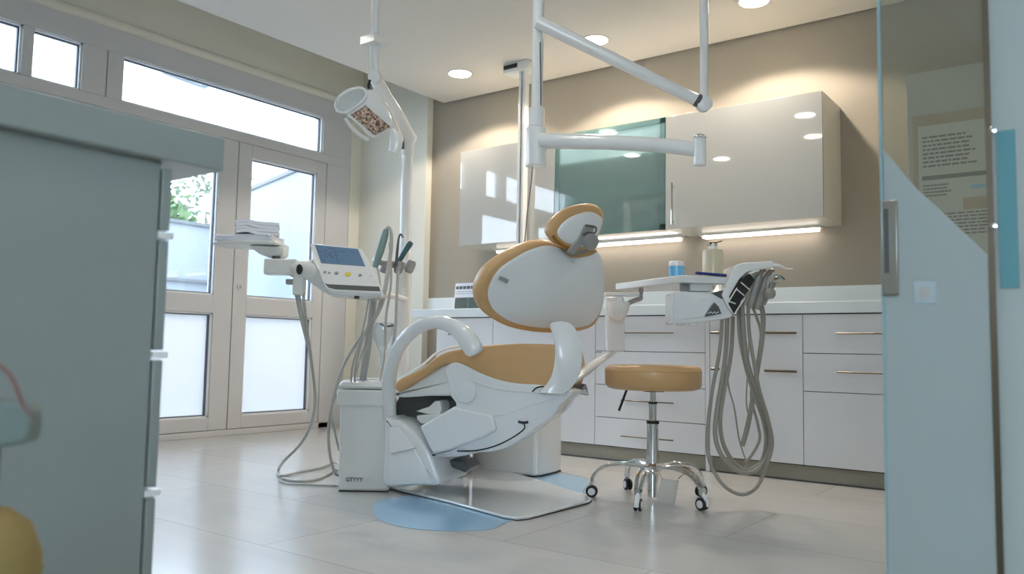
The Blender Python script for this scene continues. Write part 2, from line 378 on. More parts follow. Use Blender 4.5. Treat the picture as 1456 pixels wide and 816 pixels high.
tree(-12.5, 3.0, 4.0, 1.3, M['leaf'], 'leafy tree behind the garden wall, seen mirrored in the wall cabinets', 1300)
tree(-14.0, -3.5, 4.0, 1.2, M['leaf'], 'broad tree at the far left behind the garden wall', 1000)

# ------------------------------------------------------------------ base cabinets
def bar_handle(bm, x0, x1, y, z, r=.005, off=.028):
    rod(bm, (x0, y-off, z), (x1, y-off, z), r, 10)
    for x in (x0+.02, x1-.02): rod(bm, (x, y-off, z), (x, y, z), r*.8, 8)
    return bm
ZT = .926
def base_unit(x0, x1, label, fronts):
    t = thing('base_cabinet', label, 'cabinet', ((x0+x1)/2, 4.8, 0), 'white base cabinets along the back wall')
    link('carcass', box(x0+.001, x1-.001, YC+.02, YB-.02, .085, ZT-.003), M['gap'], t)
    link('plinth', box(x0, x1, YC+.045, YC+.06, 0, .085), M['plinth'], t)
    for kind, a, b_, z0, z1, hs in fronts:
        g = .0018
        fr = link(kind, box(a+g, b_-g, YC, YC+.019, z0+g, z1-g), M['cab'], t, bevel=.0015)
        for h0, h1, hz, hr in hs:
            link('handle', bar_handle(NB(), h0, h1, YC, hz, hr), M['brass'], fr)
    return t
base_unit(-4.10, -3.56, 'white base cabinet at the left end, in front of the light post', [('door', -4.10, -3.56, .09, ZT-.004, [(-3.96, -3.86, .80, .005)])])
base_unit(-3.56, -2.707, 'white base cabinet behind the dental chair, left of the drawer stack', [('door', -3.56, -2.707, .09, ZT-.004, [(-3.19, -3.10, .83, .005)])])
base_unit(-2.707, -1.946, 'white four-drawer base cabinet behind the stool', [
    ('drawer', -2.707, -1.946, .697, ZT-.004, [(-2.50, -2.14, .815, .004)]), ('drawer', -2.707, -1.946, .481, .697, [(-2.50, -2.14, .595, .004)]),
    ('drawer', -2.707, -1.946, .272, .481, [(-2.50, -2.14, .388, .004)]), ('drawer', -2.707, -1.946, .09, .272, [(-2.50, -2.14, .164, .004)])])
base_unit(-1.919, -1.373, 'white base cabinet with two short bronze bars, behind the hanging hoses', [
    ('door', -1.919, -1.373, .09, ZT-.004, [(-1.90, -1.85, .817, .007), (-1.90, -1.85, .603, .007), (-1.58, -1.40, .818, .007), (-1.58, -1.40, .603, .007)])])
base_unit(-1.373, -.83, 'white base cabinet with two drawers over a door, beside the glass partition', [
    ('drawer', -1.373, -.83, .705, ZT-.004, [(-1.185, -.87, .815, .004)]), ('drawer', -1.373, -.83, .495, .705, [(-1.185, -.87, .606, .004)]), ('door', -1.373, -.83, .09, .495, [])])
tag(link('end_panel', box(-1.945, -1.92, YC-.001, YB-.02, 0, ZT-.003), M['cab'], bevel=.001), 'narrow white upright panel between the drawer stack and the cabinet behind the hoses', 'panel')
wt = thing('worktop', 'long white worktop with raised back edge over the base cabinets', 'worktop', (-2.6, 4.8, ZT))
link('slab', box(-4.345, -.825, YC-.02, YB-.02, ZT, .990), M['top'], wt, bevel=.003)
link('upstand', box(-4.62, -.825, YB-.022, YB-.001, .985, 1.112), M['top'], wt, bevel=.002)
struct('trim_4', box(-3.6, 2.6, YC+.028, YC+.036, 0, .003), M['gap']); struct('trim_5', box(-3.6, 2.6, YC+.004, YC+.009, 0, .002), M['gap'])
tc_ = thing('tall_cabinet', 'pale tall cabinet seen through the glass partition, notice on its front', 'cabinet', (-.2, 4.8, 0))
link('carcass', box(-.81, .45, 4.52, YB-.01, 0, 2.16), M['carc'], tc_); link('door', box(-.808, .448, 4.5, 4.52, .09, 2.158), M['upper'], tc_, bevel=.002)
# framed notice on tall cabinet
nt_ = thing('printed_notice', 'large printed notice sheet with a beige border behind the glass partition', 'notice', (-.56, 4.49, 1.2))
nx0, nx1, nz0, nz1 = -.765, -.385, 1.17, 1.87
link('border', box(nx0-.015, nx1+.01, 4.49, 4.499, nz0, nz1+.06), M['beige'], nt_); link('sheet', box(nx0+.01, nx1, 4.486, 4.49, nz0, nz1), M['poster'], nt_)
ax, nn2 = Vector((1, 0, 0)), Vector((0, -1, 0)); b = NB()
words(b, Vector((nx0+.03, 4.486, 1.82)), ax, ZV, nn2, .28, .17, 8, .85); fbox(b, Vector((-.57, 4.485, 1.60)), .34, .001, .022, ax, nn2, ZV)
words(b, Vector((nx0+.03, 4.486, 1.57)), ax, ZV, nn2, .13, .07, 4, .9); words(b, Vector((nx0+.07, 4.486, 1.42)), ax, ZV, nn2, .29, .12, 7, .9)
link('lettering', b, M['ink'], nt_)
b = NB(); fbox(b, Vector((-.465, 4.4855, 1.535)), .12, .001, .02, ax, nn2, ZV); link('blue_box', b, M['blue'], nt_)
b = NB(); fbox(b, Vector((-.475, 4.4855, 1.455)), .17, .001, .06, ax, nn2, ZV); link('brown_box', b, M['beige'], nt_)

# ------------------------------------------------------------------ wall cabinets
YU, Z0, Z1 = 4.66, 1.476, 2.204
def wall_unit(x0, x1, label, solid=True):
    t = thing('wall_cabinet', label, 'cabinet', ((x0+x1)/2, 4.85, Z0), 'wall cabinets')
    if solid:
        link('carcass', box(x0+.001, x1-.001, YU+.02, YB-.001, Z0, Z1), M['carc'], t)
        d = link('door', box(x0+.0015, x1-.0015, YU, YU+.019, Z0, Z1), M['upper'], t, bevel=.0015)
    return t
u1 = wall_unit(-3.97, -3.10, 'glossy white wall cabinet at the left end, mirroring the windows')
u3 = wall_unit(-2.25, -1.275, 'glossy white wall cabinet with a long steel bar, at the right end')
b = NB(); rod(b, (-2.19, YU-.03, 1.50), (-2.19, YU-.03, 1.765), .006, 10)
for z in (1.52, 1.745): rod(b, (-2.19, YU-.03, z), (-2.19, YU, z), .005, 8)
link('handle', b, M['chrome'], u3)
u2 = wall_unit(-3.10, -2.25, 'wall cabinet with a teal glass door and shelves lit by an added strip, in the middle', False)
b = NB(); x0, x1 = -3.099, -2.251
abox(b, x0, x0+.018, YU+.02, YB-.001, Z0, Z1); abox(b, x1-.018, x1, YU+.02, YB-.001, Z0, Z1); abox(b, x0+.018, x1-.018, YU+.02, YB-.001, Z0, Z0+.018)
abox(b, x0+.018, x1-.018, YU+.02, YB-.001, Z1-.018, Z1); abox(b, x0+.018, x1-.018, YB-.02, YB-.001, Z0+.018, Z1-.018)
link('carcass', b, M['cab'], u2)
for z in (1.73, 1.98): link('shelf', box(x0+.018, x1-.018, YU+.022, YB-.02, z, z+.018), M['forew'], u2)
gd = link('glass_door', box(x0+.035, x1-.035, YU+.004, YU+.012, Z0+.035, Z1-.035), M['cabglass'], u2)
b = NB(); fr = sheet('teal_frame_glass', srgb(196, 224, 222), .8, .05, srgb(168, 200, 198), .6, base=.1)
for a in ((x0+.002, x1-.002, Z0, Z0+.035), (x0+.002, x1-.002, Z1-.035, Z1), (x0+.002, x0+.037, Z0, Z1), (x1-.037, x1-.002, Z0, Z1)): abox(b, a[0], a[1], YU, YU+.018, a[2], a[3])
link('door_frame', b, fr, gd)
link('added_light_strip', box(x0+.04, x1-.04, YU+.03, YU+.045, Z1-.028, Z1-.018), M['bead'], u2)  # this strip and its lamp are added to brighten the shelves
ld = bpy.data.lights.new('added_shelf_fill', 'AREA'); ld.shape = 'RECTANGLE'; ld.size = .75; ld.size_y = .05; ld.energy = .9; ld.color = (1, .98, .96)
lo = bpy.data.objects.new('added_shelf_fill', ld); C.objects.link(lo); lo.location = Vector(((x0+x1)/2, YU+.05, Z1-.03))-u2.location; lo.rotation_euler = (.5, 0, 0); lo.parent = u2
vial_cols = [srgb(90, 160, 205), srgb(230, 235, 235), srgb(70, 120, 120), srgb(120, 175, 190), srgb(205, 205, 150), srgb(50, 70, 80)]
vm = [pbr('vial_plastic', c, .3, var=.05, vscale=20) for c in vial_cols]
for i in range(16):
    x = -2.74+i*.028+random.uniform(-.004, .004); h = random.choice((.03, .045, .05)) if i < 10 else .07
    y = YU+.09+random.uniform(0, .05); r = .010
    if i == 12: h = .12
    t = thing('medicine_vial', 'tiny vial in the row on the lower floor of the glass cabinet', 'vial', (x, y, Z0+.018), 'vials in the glass cabinet')
    b = NB(); lathe(b, Vector((x, y, Z0+.018)), [(r, 0), (r, h*.7), (r*.6, h*.78), (r*.6, h*.82)], seg=12); link('vial_body', b, vm[(i*5+1) % 6], t)
    b = NB(); lathe(b, Vector((x, y, Z0+.018+h*.82)), [(r*.75, 0), (r*.75, h*.18)], seg=12); link('cap', b, vm[(i*3) % 6], t)
for i, (x0, x1, lab) in enumerate(((-3.84, -2.30, 'long warm light strip under the wall cabinets, left of the joint'), (-2.13, -1.395, 'shorter warm light strip under the right wall cabinet'))):
    t = thing('under_cabinet_light', lab, 'light', ((x0+x1)/2, 5.0, 1.44), 'strips under the wall cabinets')
    link('housing', box(x0-.02, x1+.02, 4.955, 5.03, 1.462, Z0), M['whitem'], t); link('diffuser', box(x0, x1, 4.96, 5.025, 1.446, 1.462), M['led'], t, bevel=.004)
    ld = bpy.data.lights.new('strip_glow', 'AREA'); ld.shape = 'RECTANGLE'; ld.size = x1-x0; ld.size_y = .05; ld.energy = .22*(x1-x0); ld.color = (1, .93, .88)
    lo = bpy.data.objects.new('strip_glow', ld); C.objects.link(lo); lo.location = ((x0+x1)/2, 4.99, 1.44); lo.parent = t; lo.location = lo.location-t.location
# things on top of the wall cabinets
b = NB(); abox(b, -3.28, -2.95, 4.86, 5.03, 2.204, 2.25)
t = thing('air_vent_unit', 'slim white ventilation box lying on top of the wall cabinets', 'vent', (-3.1, 4.95, 2.204)); link('casing', b, M['whitem'], t, bevel=.006)
link('outlet_slot', box(-3.25, -2.97, 4.855, 4.861, 2.222, 2.236), M['black'], t)
# wall rail and its ceiling bracket
t = thing('service_rail', 'white upright service rail from the ceiling bracket down behind the chair', 'rail', (-3.34, 4.6, .99))
b = NB(); abox(b, -3.372, -3.352, 4.585, 4.64, .99, 2.70); abox(b, -3.337, -3.317, 4.585, 4.64, .99, 2.70); link('rail', b, M['whitem'], t, bevel=.003)
link('channel', box(-3.352, -3.337, 4.60, 4.64, .99, 2.70), M['grey'], t)
link('bracket', box(-3.50, -3.28, 4.56, 4.70, 2.70, 2.77), M['whitem'], t, bevel=.008); link('bracket_slot', box(-3.49, -3.37, 4.555, 4.562, 2.725, 2.755), M['black'], t)

# small leaflet stand on worktop
t = thing('desk_leaflet', 'white leaflet with two dark pictures standing on the worktop left of the backrest', 'leaflet', (-3.93, 4.75, .99))
b = NB(); prism(b, [Vector((-4.085, 4.75, .99)), Vector((-3.77, 4.75, .99)), Vector((-3.77, 4.77, 1.20)), Vector((-4.085, 4.77, 1.20))], Vector((0, .006, 0))); link('sheet', b, M['paper'], t)
b = NB(); prism(b, [Vector((-4.0, 4.83, .99)), Vector((-3.85, 4.83, .99)), Vector((-3.85, 4.775, 1.16)), Vector((-4.0, 4.775, 1.16))], Vector((0, .004, 0))); link('easel_back', b, M['paper'], t)
b = NB(); upv = Vector((0, .02, .21)).normalized(); nv = Vector((0, -1, .095)).normalized()
for x0, w in ((-4.075, .13), (-3.94, .16)): fbox(b, Vector((x0+w/2, 4.7535, 1.045)), w, .001, .085, Vector((1, 0, 0)), nv, upv)
link('pictures', b, M['photo'], t); b = NB()
words(b, Vector((-4.075, 4.768, 1.18)), Vector((1, 0, 0)), upv, nv, .29, .03, 1, 1, .8); words(b, Vector((-4.075, 4.7635, 1.14)), Vector((1, 0, 0)), upv, nv, .29, .03, 2, 1, .2); link('lettering', b, M['ink'], t)

# ------------------------------------------------------------------ ceiling downlights
DL = [(-3.883, 4.528), (-2.70, 4.528), (-1.62, 4.528), (-3.76, 2.77), (-2.06, 2.32), (-4.0, 1.84), (-3.27, 1.19), (-2.2, 1.585), (-.5, 2.0), (.9, 2.9), (.3, 3.6), (.9, .4), (-.8, .2), (-2.6, -.8), (.2, -1.4)]  # later positions are unseen lamps added to light the room
LBL = {0: 'round ceiling downlight in view left of the hanging pole', 1: 'round ceiling downlight washing the back wall over the glass cabinet', 2: 'round ceiling downlight washing the back wall over the right wall cabinet'}
dl0 = None
for i, (x, y) in enumerate(DL):
    lab = LBL.get(i, 'round ceiling downlight above the room, outside the picture, some added for light')
    if dl0 is None:
        t = thing('ceiling_downlight', lab, 'light', (x, y, 2.77), 'round ceiling downlights')
        b = NB(); lathe(b, Vector((x, y, 2.77)), [(.085, 0), (.098, -.001), (.098, -.004), (.084, -.006)]); link('rim', b, M['whitem'], t)
        b = NB(); lathe(b, Vector((x, y, 2.768)), [(.083, 0), (.083, -.005), (.05, -.008)]); link('diffuser', b, M['lamp'], t)
        ld = bpy.data.lights.new('downlight_lamp', 'SPOT'); ld.energy = 42; ld.spot_size = math.radians(134); ld.spot_blend = .22; ld.shadow_soft_size = .05; ld.color = (1, .87, .73); ld2 = ld.copy(); ld2.energy = 6.5; ld2.spot_blend = 1; ld2.color = (1, .98, .95)
        lo = bpy.data.objects.new('downlight_lamp', ld); C.objects.link(lo); lo.location = (x, y, 2.745); lo.parent = t; lo.location = lo.location-t.location
        dl0 = t
    else:
        t = dl0.copy(); C.objects.link(t); t.location = (x, y, 2.77); t['label'] = lab
        for ch in list(dl0.children):
            c = ch.copy(); C.objects.link(c); c.parent = t
            if c.type == 'LIGHT' and i > 2: c.data = ld2

# ------------------------------------------------------------------ examination light on post (left)
t = thing('light_post', 'slender white post standing behind the equipment tower', 'post', (V(573, 450, 4.6).x, V(573, 450, 4.6).y, 0))
pb = V(573, 450, 4.6); pb.z = 0
b = NB(); rod(b, pb+ZV*.01, Vector((pb.x, pb.y, V(577, 372, 4.6).z)), .042, 24); link('lower_column', b, M['white'], t, bevel=.004)
b = NB(); rod(b, Vector((pb.x, pb.y, V(577, 374, 4.6).z)), Vector((pb.x, pb.y, V(580, 205, 4.6).z)), .033, 24); link('upper_column', b, M['white'], t)
b = NB(); lathe(b, Vector((pb.x, pb.y, 0)), [(.16, 0), (.16, .015), (.06, .03), (.045, .06)]); link('foot', b, M['white'], t)
el = V(580, 200, 4.6); el.x, el.y = pb.x, pb.y
t2 = thing('examination_light', 'white dental examination light with bronze facets on an angled arm', 'lamp', el)
b = NB(); lathe(b, el-ZV*.01, [(.035, -.06), (.036, 0), (.045, .02), (.05, .04), (.04, .075), (.02, .085)]); link('elbow', b, M['white'], t2)
b = NB(); rod(b, V(573, 198, 4.52), V(573, 212, 4.52), .008, 8); link('latch', b, M['dgrey'], t2)
b = NB(); tube(b, [el+ZV*.03, V(566, 172, 4.48), V(548, 138, 4.3), V(535, 112, 4.15)], [.055, .05, .036, .034], 16, (fw, .7)); link('arm', b, M['white'], t2)
b = NB(); tube(b, path((571, 200, 4.48), (560, 178, 4.3), (545, 150, 4.1), (530, 128, 4.08)), [.012, .022, .024, .012], 12); link('arm_cover', b, M['white'], t2)
top = V(532, 104, 4.14)
b = NB(); rod(b, V(528, 108, 4.12), V(526.5, 60, 4.12), .009, 10); rod(b, V(536, 104, 4.14), V(535, 60, 4.14), .012, 10)
tq = V(532, 62, 4.13); abox(b, tq.x-.05, tq.x+.05, tq.y-.05, tq.y+.05, tq.z-.01, tq.z+.03); rod(b, tq, Vector((tq.x, tq.y, 2.771)), .02, 12); link('hanger', b, M['white'], t2)
b = NB(); lathe(b, V(533, 110, 4.14)-fw*.03, [(.03, 0), (.034, .02), (.034, .05), (.03, .07)], fw); link('joint', b, M['white'], t2)
b = NB(); tube(b, path((526, 114, 4.08), (524, 122, 4.07), (525, 126, 4.07)), .007, 8); link('clip', b, M['black'], t2)
hp = V(522, 162, 4.05); hn = (-fw*.86-UP*.32+RT*.12).normalized()
hl = lambda x, y, k=0: onp(x, y, hp+hn*k, hn)
loop = smooth_loop([hl(*p) for p in ((516, 124), (531, 126), (541, 138), (553, 158), (560, 172), (558, 184), (545, 194), (527, 200), (514, 190), (498, 172), (484, 164), (478, 154), (482, 139), (497, 128))], 5)
loopb = smooth_loop([hl(*p) for p in ((519, 130), (531, 129), (541, 141), (553, 160), (558, 172), (556, 182), (545, 191), (531, 196), (518, 186), (503, 171), (493, 164), (503, 156), (514, 147), (521, 139))], 5)
b = NB(); puff(b, loopb, -hn, [(.004, -.004), (0, .004), (.0, .02), (.012, .035)], .035); link('head_shell', b, M['white'], t2)
b = NB(); lp = [hl(*p, .012) for p in ((520, 149.4), (555.4, 179.6), (532.5, 193.8), (497.5, 163.3))]; prism(b, lp, -hn*.012); link('reflector', b, M['facets'], t2)
b = NB(); tube(b, [hl(*p, .016) for p in ((520, 149.4), (555.4, 179.6), (532.5, 193.8), (497.5, 163.3), (520, 149.4))], .0035, 8, raw=True); link('reflector_rim', b, M['white'], t2)
b = NB(); ringp = [hl(*p) for p in ((480, 158), (477.5, 150), (482, 138), (496, 128.5), (513, 125), (521, 131), (518, 141), (507, 151), (492, 160), (480, 158))]
tube(b, ringp, .0075, 8, k=5); link('grip_ring', b, M['white'], t2)
b = NB(); rr = smooth_loop(ringp[:-1], 5); prism(b, rr, -hn*.004); link('shield', b, M['clear'], t2)
b = NB(); tube(b, [hl(*p, .01) for p in ((491, 168), (500, 181), (512, 192), (524, 199))], [.008, .010, .010, .009], 10, k=4); link('lower_handle', b, M['whitem'], t2)
b = NB(); tube(b, path((556, 184, 4.05), (562, 195, 4.05), (563, 206, 4.05), (559, 217, 4.05)), [.016, .03, .032, .024], 12, (fw, .45)); link('hand_grip', b, M['white'], t2)
b = NB(); tube(b, path((497, 124, 4.0), (486, 132, 4.0), (478, 144, 4.0), (478, 156, 4.02)), .003, 6); link('splash_edge', b, M['clear'], t2)

# ------------------------------------------------------------------ ceiling pole with long arm
pz = V(762, 237, 3.6); P0 = Vector((pz.x, pz.y, 0))
t = thing('overhead_boom', 'white ceiling pole carrying a long level swing arm above the chair', 'arm', (P0.x, P0.y, 2.77))
b = NB(); rod(b, P0+ZV*V(762, 180, 3.6).z, P0+ZV*2.77, .026, 20); link('pole', b, M['white'], t)
b = NB(); rod(b, P0+ZV*(V(762, 152, 3.6).z), P0+ZV*V(762, 180, 3.6).z, .036, 24); rod(b, P0+ZV*V(762, 181, 3.6).z, P0+ZV*pz.z, .046, 24); link('sleeve', b, M['white'], t, bevel=.003)
b = NB(); lathe(b, P0+ZV*2.77, [(.11, 0), (.11, -.02), (.05, -.05), (.03, -.06)]); link('ceiling_rose', b, M['white'], t)
b = NB(); tube(b, [V(770, 200, 3.58), V(850, 202, 3.45), V(930, 206, 3.32), V(990, 212, 3.22)], [.036, .032, .030, .030], 18); link('swing_arm', b, M['white'], t)
ep = V(995, 214, 3.2)
b = NB(); rod(b, Vector((ep.x, ep.y, V(995, 236, 3.2).z)), Vector((ep.x, ep.y, V(995, 196, 3.2).z)), .024, 20); link('end_knuckle', b, M['white'], t, bevel=.003)
b = NB(); lathe(b, Vector((ep.x, ep.y, V(995, 195, 3.2).z)), [(.0, .016), (.012, .014), (.022, .008), (.026, 0), (.026, -.006)]); link('knuckle_cap', b, M['chrome'], t)
b = NB(); tube(b, path((768, 60, 3.57), (769, 120, 3.57), (769, 150, 3.57)), .003, 8); link('cable', b, M['dgrey'], t)
tag(link('hanging_cable', tube(NB(), path((757, 236, 3.6), (755, 262, 3.62), (750, 300, 3.68), (747, 335, 3.72), (745, 352, 3.76)), .0035, 8), M['grey']), 'thin grey cable hanging from the bottom of the ceiling pole', 'cable')
b = NB(); pass
t = thing('overhead_strut', 'white slanting upper arm joined to a ceiling rod above the right wall cabinet', 'arm', V(1000, 150, 3.6))
j = V(1001, 148, 3.6)
b = NB(); tube(b, [V(764, 31, 3.6), V(992, 143, 3.6)], [.03, .026], 16, raw=True); link('slanting_arm', b, M['white'], t)
b = NB(); rod(b, V(995, 144.5, 3.6)-(V(1000, 150, 3.6)-V(985, 141, 3.6)).normalized()*.02, V(995, 144.5, 3.6), .03, 18); link('collar', b, M['dgrey'], t)
b = NB(); lathe(b, j-fw*.03, [(.02, 0), (.034, .008), (.034, .05), (.02, .06)], fw); link('joint', b, M['white'], t)
b = NB(); rod(b, j, Vector((j.x, j.y, 2.77)), .019, 16); link('ceiling_rod', b, M['white'], t)
cd = Vector((O(988, 156, 1, 4.85).x, 4.85, 2.204))
b = NB(); lathe(b, cd, [(.13, 0), (.13, .018), (.10, .032), (.04, .042), (.02, .05)]); tag(link('dome_cap', b, M['white']), 'flat white domed cap lying on top of the right wall cabinet', 'cap')

# ------------------------------------------------------------------ equipment tower (left)
tp = V(516, 620, 3.88); 
fl0 = O(480, 699, 2, 0); fl1 = O(553, 700, 2, 0); tax = (fl1-fl0).normalized(); tay = Vector((-tax.y, tax.x, 0)); tw = (fl1-fl0).length
if tay.dot(GV) < 0: tay = -tay
tc0 = (fl0+fl1)/2+tay*.13; zt = V(516, 560, 3.88).z
t = thing('equipment_tower', 'upright white equipment tower on the floor left of the chair', 'tower', (tc0.x, tc0.y, 0))
body_l = lambda w, d, z: [tc0+tax*sx*w/2+tay*sy*d/2+ZV*z for sx, sy in ((-1, -1), (1, -1), (1, 1), (-1, 1))]
zc = V(516, 556, 3.86).z; zt2 = V(516, 545, 3.86).z
b = NB(); rings(b, [body_l(tw, .26, .004), body_l(tw*1.02, .265, zc-.0)]); link('body', b, M['white'], t, bevel=.012, seg=3)
b = NB(); rings(b, [body_l(tw*1.13, .29, zc-.075), body_l(tw*1.14, .295, zc+.004)]); link('collar', b, M['white'], t, bevel=.01, seg=3)
b = NB(); rings(b, [body_l(tw*1.13, .295, zc+.008), body_l(tw*1.13, .295, zc+.02), body_l(tw*.98, .25, zc+.048)]); link('lid', b, M['white'], t, bevel=.012, seg=3)
b = NB(); rings(b, [[tc0-tax*.01+tax*(p.x)+tay*p.y+ZV*(zc+.045+k) for p in [Vector((math.cos(a)*.082, math.sin(a)*.06, 0)) for a in [i*PI/12 for i in range(24)]]] for k in (0, .012)]); link('lid_pad', b, M['white'], t, bevel=.003)
link('foot_gasket', rings(NB(), [body_l(tw*.97, .25, .0005), body_l(tw*.97, .25, .006)]), M['black'], t)
tm = frame4(tax, ZV, -tay, O(506, 683, 2, 0)); tpz = (fl0+fl1)/2-tax*.045-tay*.0012+ZV*.058
text_mesh('lettering', 'GTYYY', .026, frame4(tax, ZV, -tay, tpz-tay*.001), M['ink'], t, bold=.0008)
# side pouch behind
# ------------------------------------------------------------------ control console on bracket (left)
cp = V(492, 385, 3.78); cn = (-GV*.80+ZV*.60).normalized()
con = thing('control_console', 'tilted white control console with a blue display above the tower', 'console', V(492, 420, 3.8))
cl = lambda x, y, k=0: onp(x, y, cp+cn*k, cn)
shape = [cl(*p) for p in ((441, 347), (447, 345.5), (511, 352.5), (516, 355), (543.5, 411), (541, 417), (474, 413.5), (463, 408), (458, 398))]
b = NB(); prism(b, shape, -cn*.03); link('faceplate', b, M['white'], con, bevel=.005, seg=3)
b = NB(); prism(b, [V(*p) for p in ((436, 374, 3.80), (446, 366, 3.80), (470, 408, 3.76), (541, 415, 3.74), (543, 421, 3.76), (528, 425, 3.78), (470, 421, 3.8), (455, 412, 3.8), (436, 398, 3.8), (426, 394, 3.8))], GV*.16); link('housing', b, M['white'], con, bevel=.014, seg=3)
b = NB(); prism(b, [cl(*p, .0012) for p in ((447.5, 347.8), (509, 354), (519.5, 378.5), (456.5, 374))], -cn*.002); scr = link('display', b, M['screen'], con)
sa = (cl(509, 354)-cl(447.5, 347.8)).normalized(); su = (cl(447.5, 347.8)-cl(456.5, 374)).normalized()
b = NB()
for i in range(7):
    y = .12+.12*i
    for j in range(random.randint(4, 8)):
        x = .08+.11*j+random.uniform(-.02, .02)
        if random.random() < .25: continue
        p = cl(447.5, 347.8, .0016)+(cl(509, 354, .0016)-cl(447.5, 347.8, .0016))*x+(cl(456.5, 374, .0016)-cl(447.5, 347.8, .0016))*y
        fbox(b, p, random.uniform(.008, .018), .0035, .0006, sa, su, cn)
link('display_text', b, M['navyt'], scr)
for px, py, r, m in ((462, 387, .008, 'grey'), (468, 388, .006, 'grey'), (478.5, 388.5, .010, 'grey'), (495, 390, .014, 'yellow'), (512, 391.5, .009, 'grey'), (527, 392, .005, 'bead')):
    b = NB(); lathe(b, cl(px, py, .0), [(r, 0), (r, .0015), (r*.85, .003)], cn, 16); link('button', b, M[m], con, label='yellow button' if m == 'yellow' else None)
b = NB(); prism(b, [cl(*p, .0015) for p in ((461, 402), (466, 404), (539, 407.5), (541, 414), (476, 411), (467, 408.5))], -cn*.003); link('tray_slot', b, M['dgrey'], con)
b = NB(); fbox(b, V(507.5, 422, 3.78), .02, .03, .02); link('sensor', b, M['dgrey'], con)
b = NB(); rod(b, V(500, 405, 3.92), V(575, 425, 4.55), .018, 12); link('support_arm', b, M['white'], con)
# bracket + tray
brk = thing('console_bracket', 'white bracket arm between the paper tray and the console', 'bracket', V(405, 395, 3.82))
b = NB(); fbox(b, V(401, 380, 3.84), .155, .08, .075); link('arm_box', b, M['whitem'], brk, bevel=.008)
b = NB(); tube(b, path((417, 382, 3.84), (430, 383, 3.82), (441, 384, 3.82), (452, 388, 3.84)), [.04, .042, .045, .05], 16); link('knuckle', b, M['whitem'], brk)
b = NB(); fbox(b, V(426, 398, 3.82), .05, .06, .145); link('drop_block', b, M['whitem'], brk, bevel=.006)
b = NB(); fbox(b, V(414, 401, 3.84), .04, .05, .025); link('catch', b, M['grey'], brk, bevel=.003)
c0 = V(426, 383, 3.76); b = NB(); rings(b, [[c0+HV*math.cos(a)*.0145*s+ZV*math.sin(a)*.024*s-GV*k for a in [i*PI/12 for i in range(24)]] for s, k in ((1, 0), (1, .006), (.7, .007), (.65, .002))]); link('speaker_grille', b, M['black'], brk)
b = NB(); rod(b, V(393, 371, 3.84), V(393, 364, 3.84), .02, 16); link('swivel', b, M['dgrey'], brk)
b = NB(); z1_ = V(380, 349, 3.84).z
prism(b, [V(*p) for p in ((352, 348, 3.84), (403, 350, 3.84), (403, 362, 3.84), (396, 366, 3.84), (382, 366, 3.84), (368, 361, 3.84), (360, 355, 3.84))], GV*.10); link('tray_mount', b, M['whitem'], brk, bevel=.012, seg=3)
tz = V(355, 343, 3.84).z; trc = V(356, 343, 3.9)
b = NB(); lp = [Vector((trc.x, trc.y, tz))+HV*x+GV*y for x, y in ((-.15, -.06), (.10, -.10), (.155, -.06), (.155, .12), (.10, .16), (-.12, .14), (-.16, .08))]
prism(b, smooth_loop(lp, 4), -ZV*.016); link('tray', b, M['whitem'], brk, bevel=.004)
# papers
def leaves(name, label, cen, w, d, n, th, rot, jit, curl=0):
    t = thing(name, label, 'papers', cen, 'papers on the tray')
    for i in range(n):
        a = rot+random.uniform(-jit, jit); ax_, ay_ = HV*math.cos(a)+GV*math.sin(a), -HV*math.sin(a)+GV*math.cos(a)
        z = i*th; b = NB(); K = 8; L = []
        for k in range(K+1):
            u = k/K-.5; zz = z+curl*(math.exp(-((u+.28)*6)**2))
            L.append([cen+ax_*u*w+ay_*s*d/2+ZV*(zz+h) for s, h in ((-1, 0), (1, 0), (1, th*.92), (-1, th*.92))])
        rings(b, L); link('booklet', b, M['paper'], t)
    return t
pc = Vector((trc.x, trc.y, tz+.0005))
leaves('loose_brochures', 'fanned white brochures lying directly on the tray', pc+HV*-.005+GV*.01, .27, .19, 5, .006, -.06, .12)
leaves('paper_stack', 'thick stack of white papers on top of the brochures on the tray', pc+HV*.03+GV*.01+ZV*.031, .20, .16, 4, .016, .28, .05, .012)
# cables of bracket
t = thing('bracket_cable', 'grey cable looping from the console bracket to the floor and back to the tower', 'cable', O(400, 682, 2, 0))
w = O(479, 668, 2, 0)
b = NB(); tube(b, path((424, 415, 3.82), (430, 450, 3.82), (441, 505, 3.85), (448, 560, 3.9), (444, 598, 3.95), (428, 630, 4.0), (405, 654, 4.05))+[O(396, 668, 2, .012), O(399, 677, 2, .01), O(425, 671, 2, .01), O(455, 665, 2, .01), O(476, 657, 2, .02), tc0-tax*tw/2+ZV*.09], .0075, 10); link('outer_sheath', b, M['hose'], t)
b = NB(); tube(b, path((420, 416, 3.83), (426, 445, 3.84), (434, 478, 3.84), (440, 500, 3.845)), .006, 8); tube(b, path((431, 416, 3.81), (434, 445, 3.82), (438, 480, 3.83), (442, 505, 3.845)), .007, 8); link('twin_leads', b, M['hose'], t)
tag(link('floor_cable', tube(NB(), [O(x, y, 2, .009) for x, y in ((402, 680), (425, 684), (450, 681), (466, 674), (478, 667))]+[tc0-tax*tw/2+ZV*.07], .0075, 10), M['hose']), 'grey cable lying in a flat curve on the floor behind the tower', 'cable')
tag(link('floor_cable', tube(NB(), [O(x, y, 2, .007) for x, y in ((397, 684), (412, 688), (440, 689), (465, 690), (480, 690))]+[tc0-tax*tw/2-tay*.05+ZV*.03], .005, 10), M['hose']), 'thin grey cable on the floor nearest the front corner of the tower', 'cable')
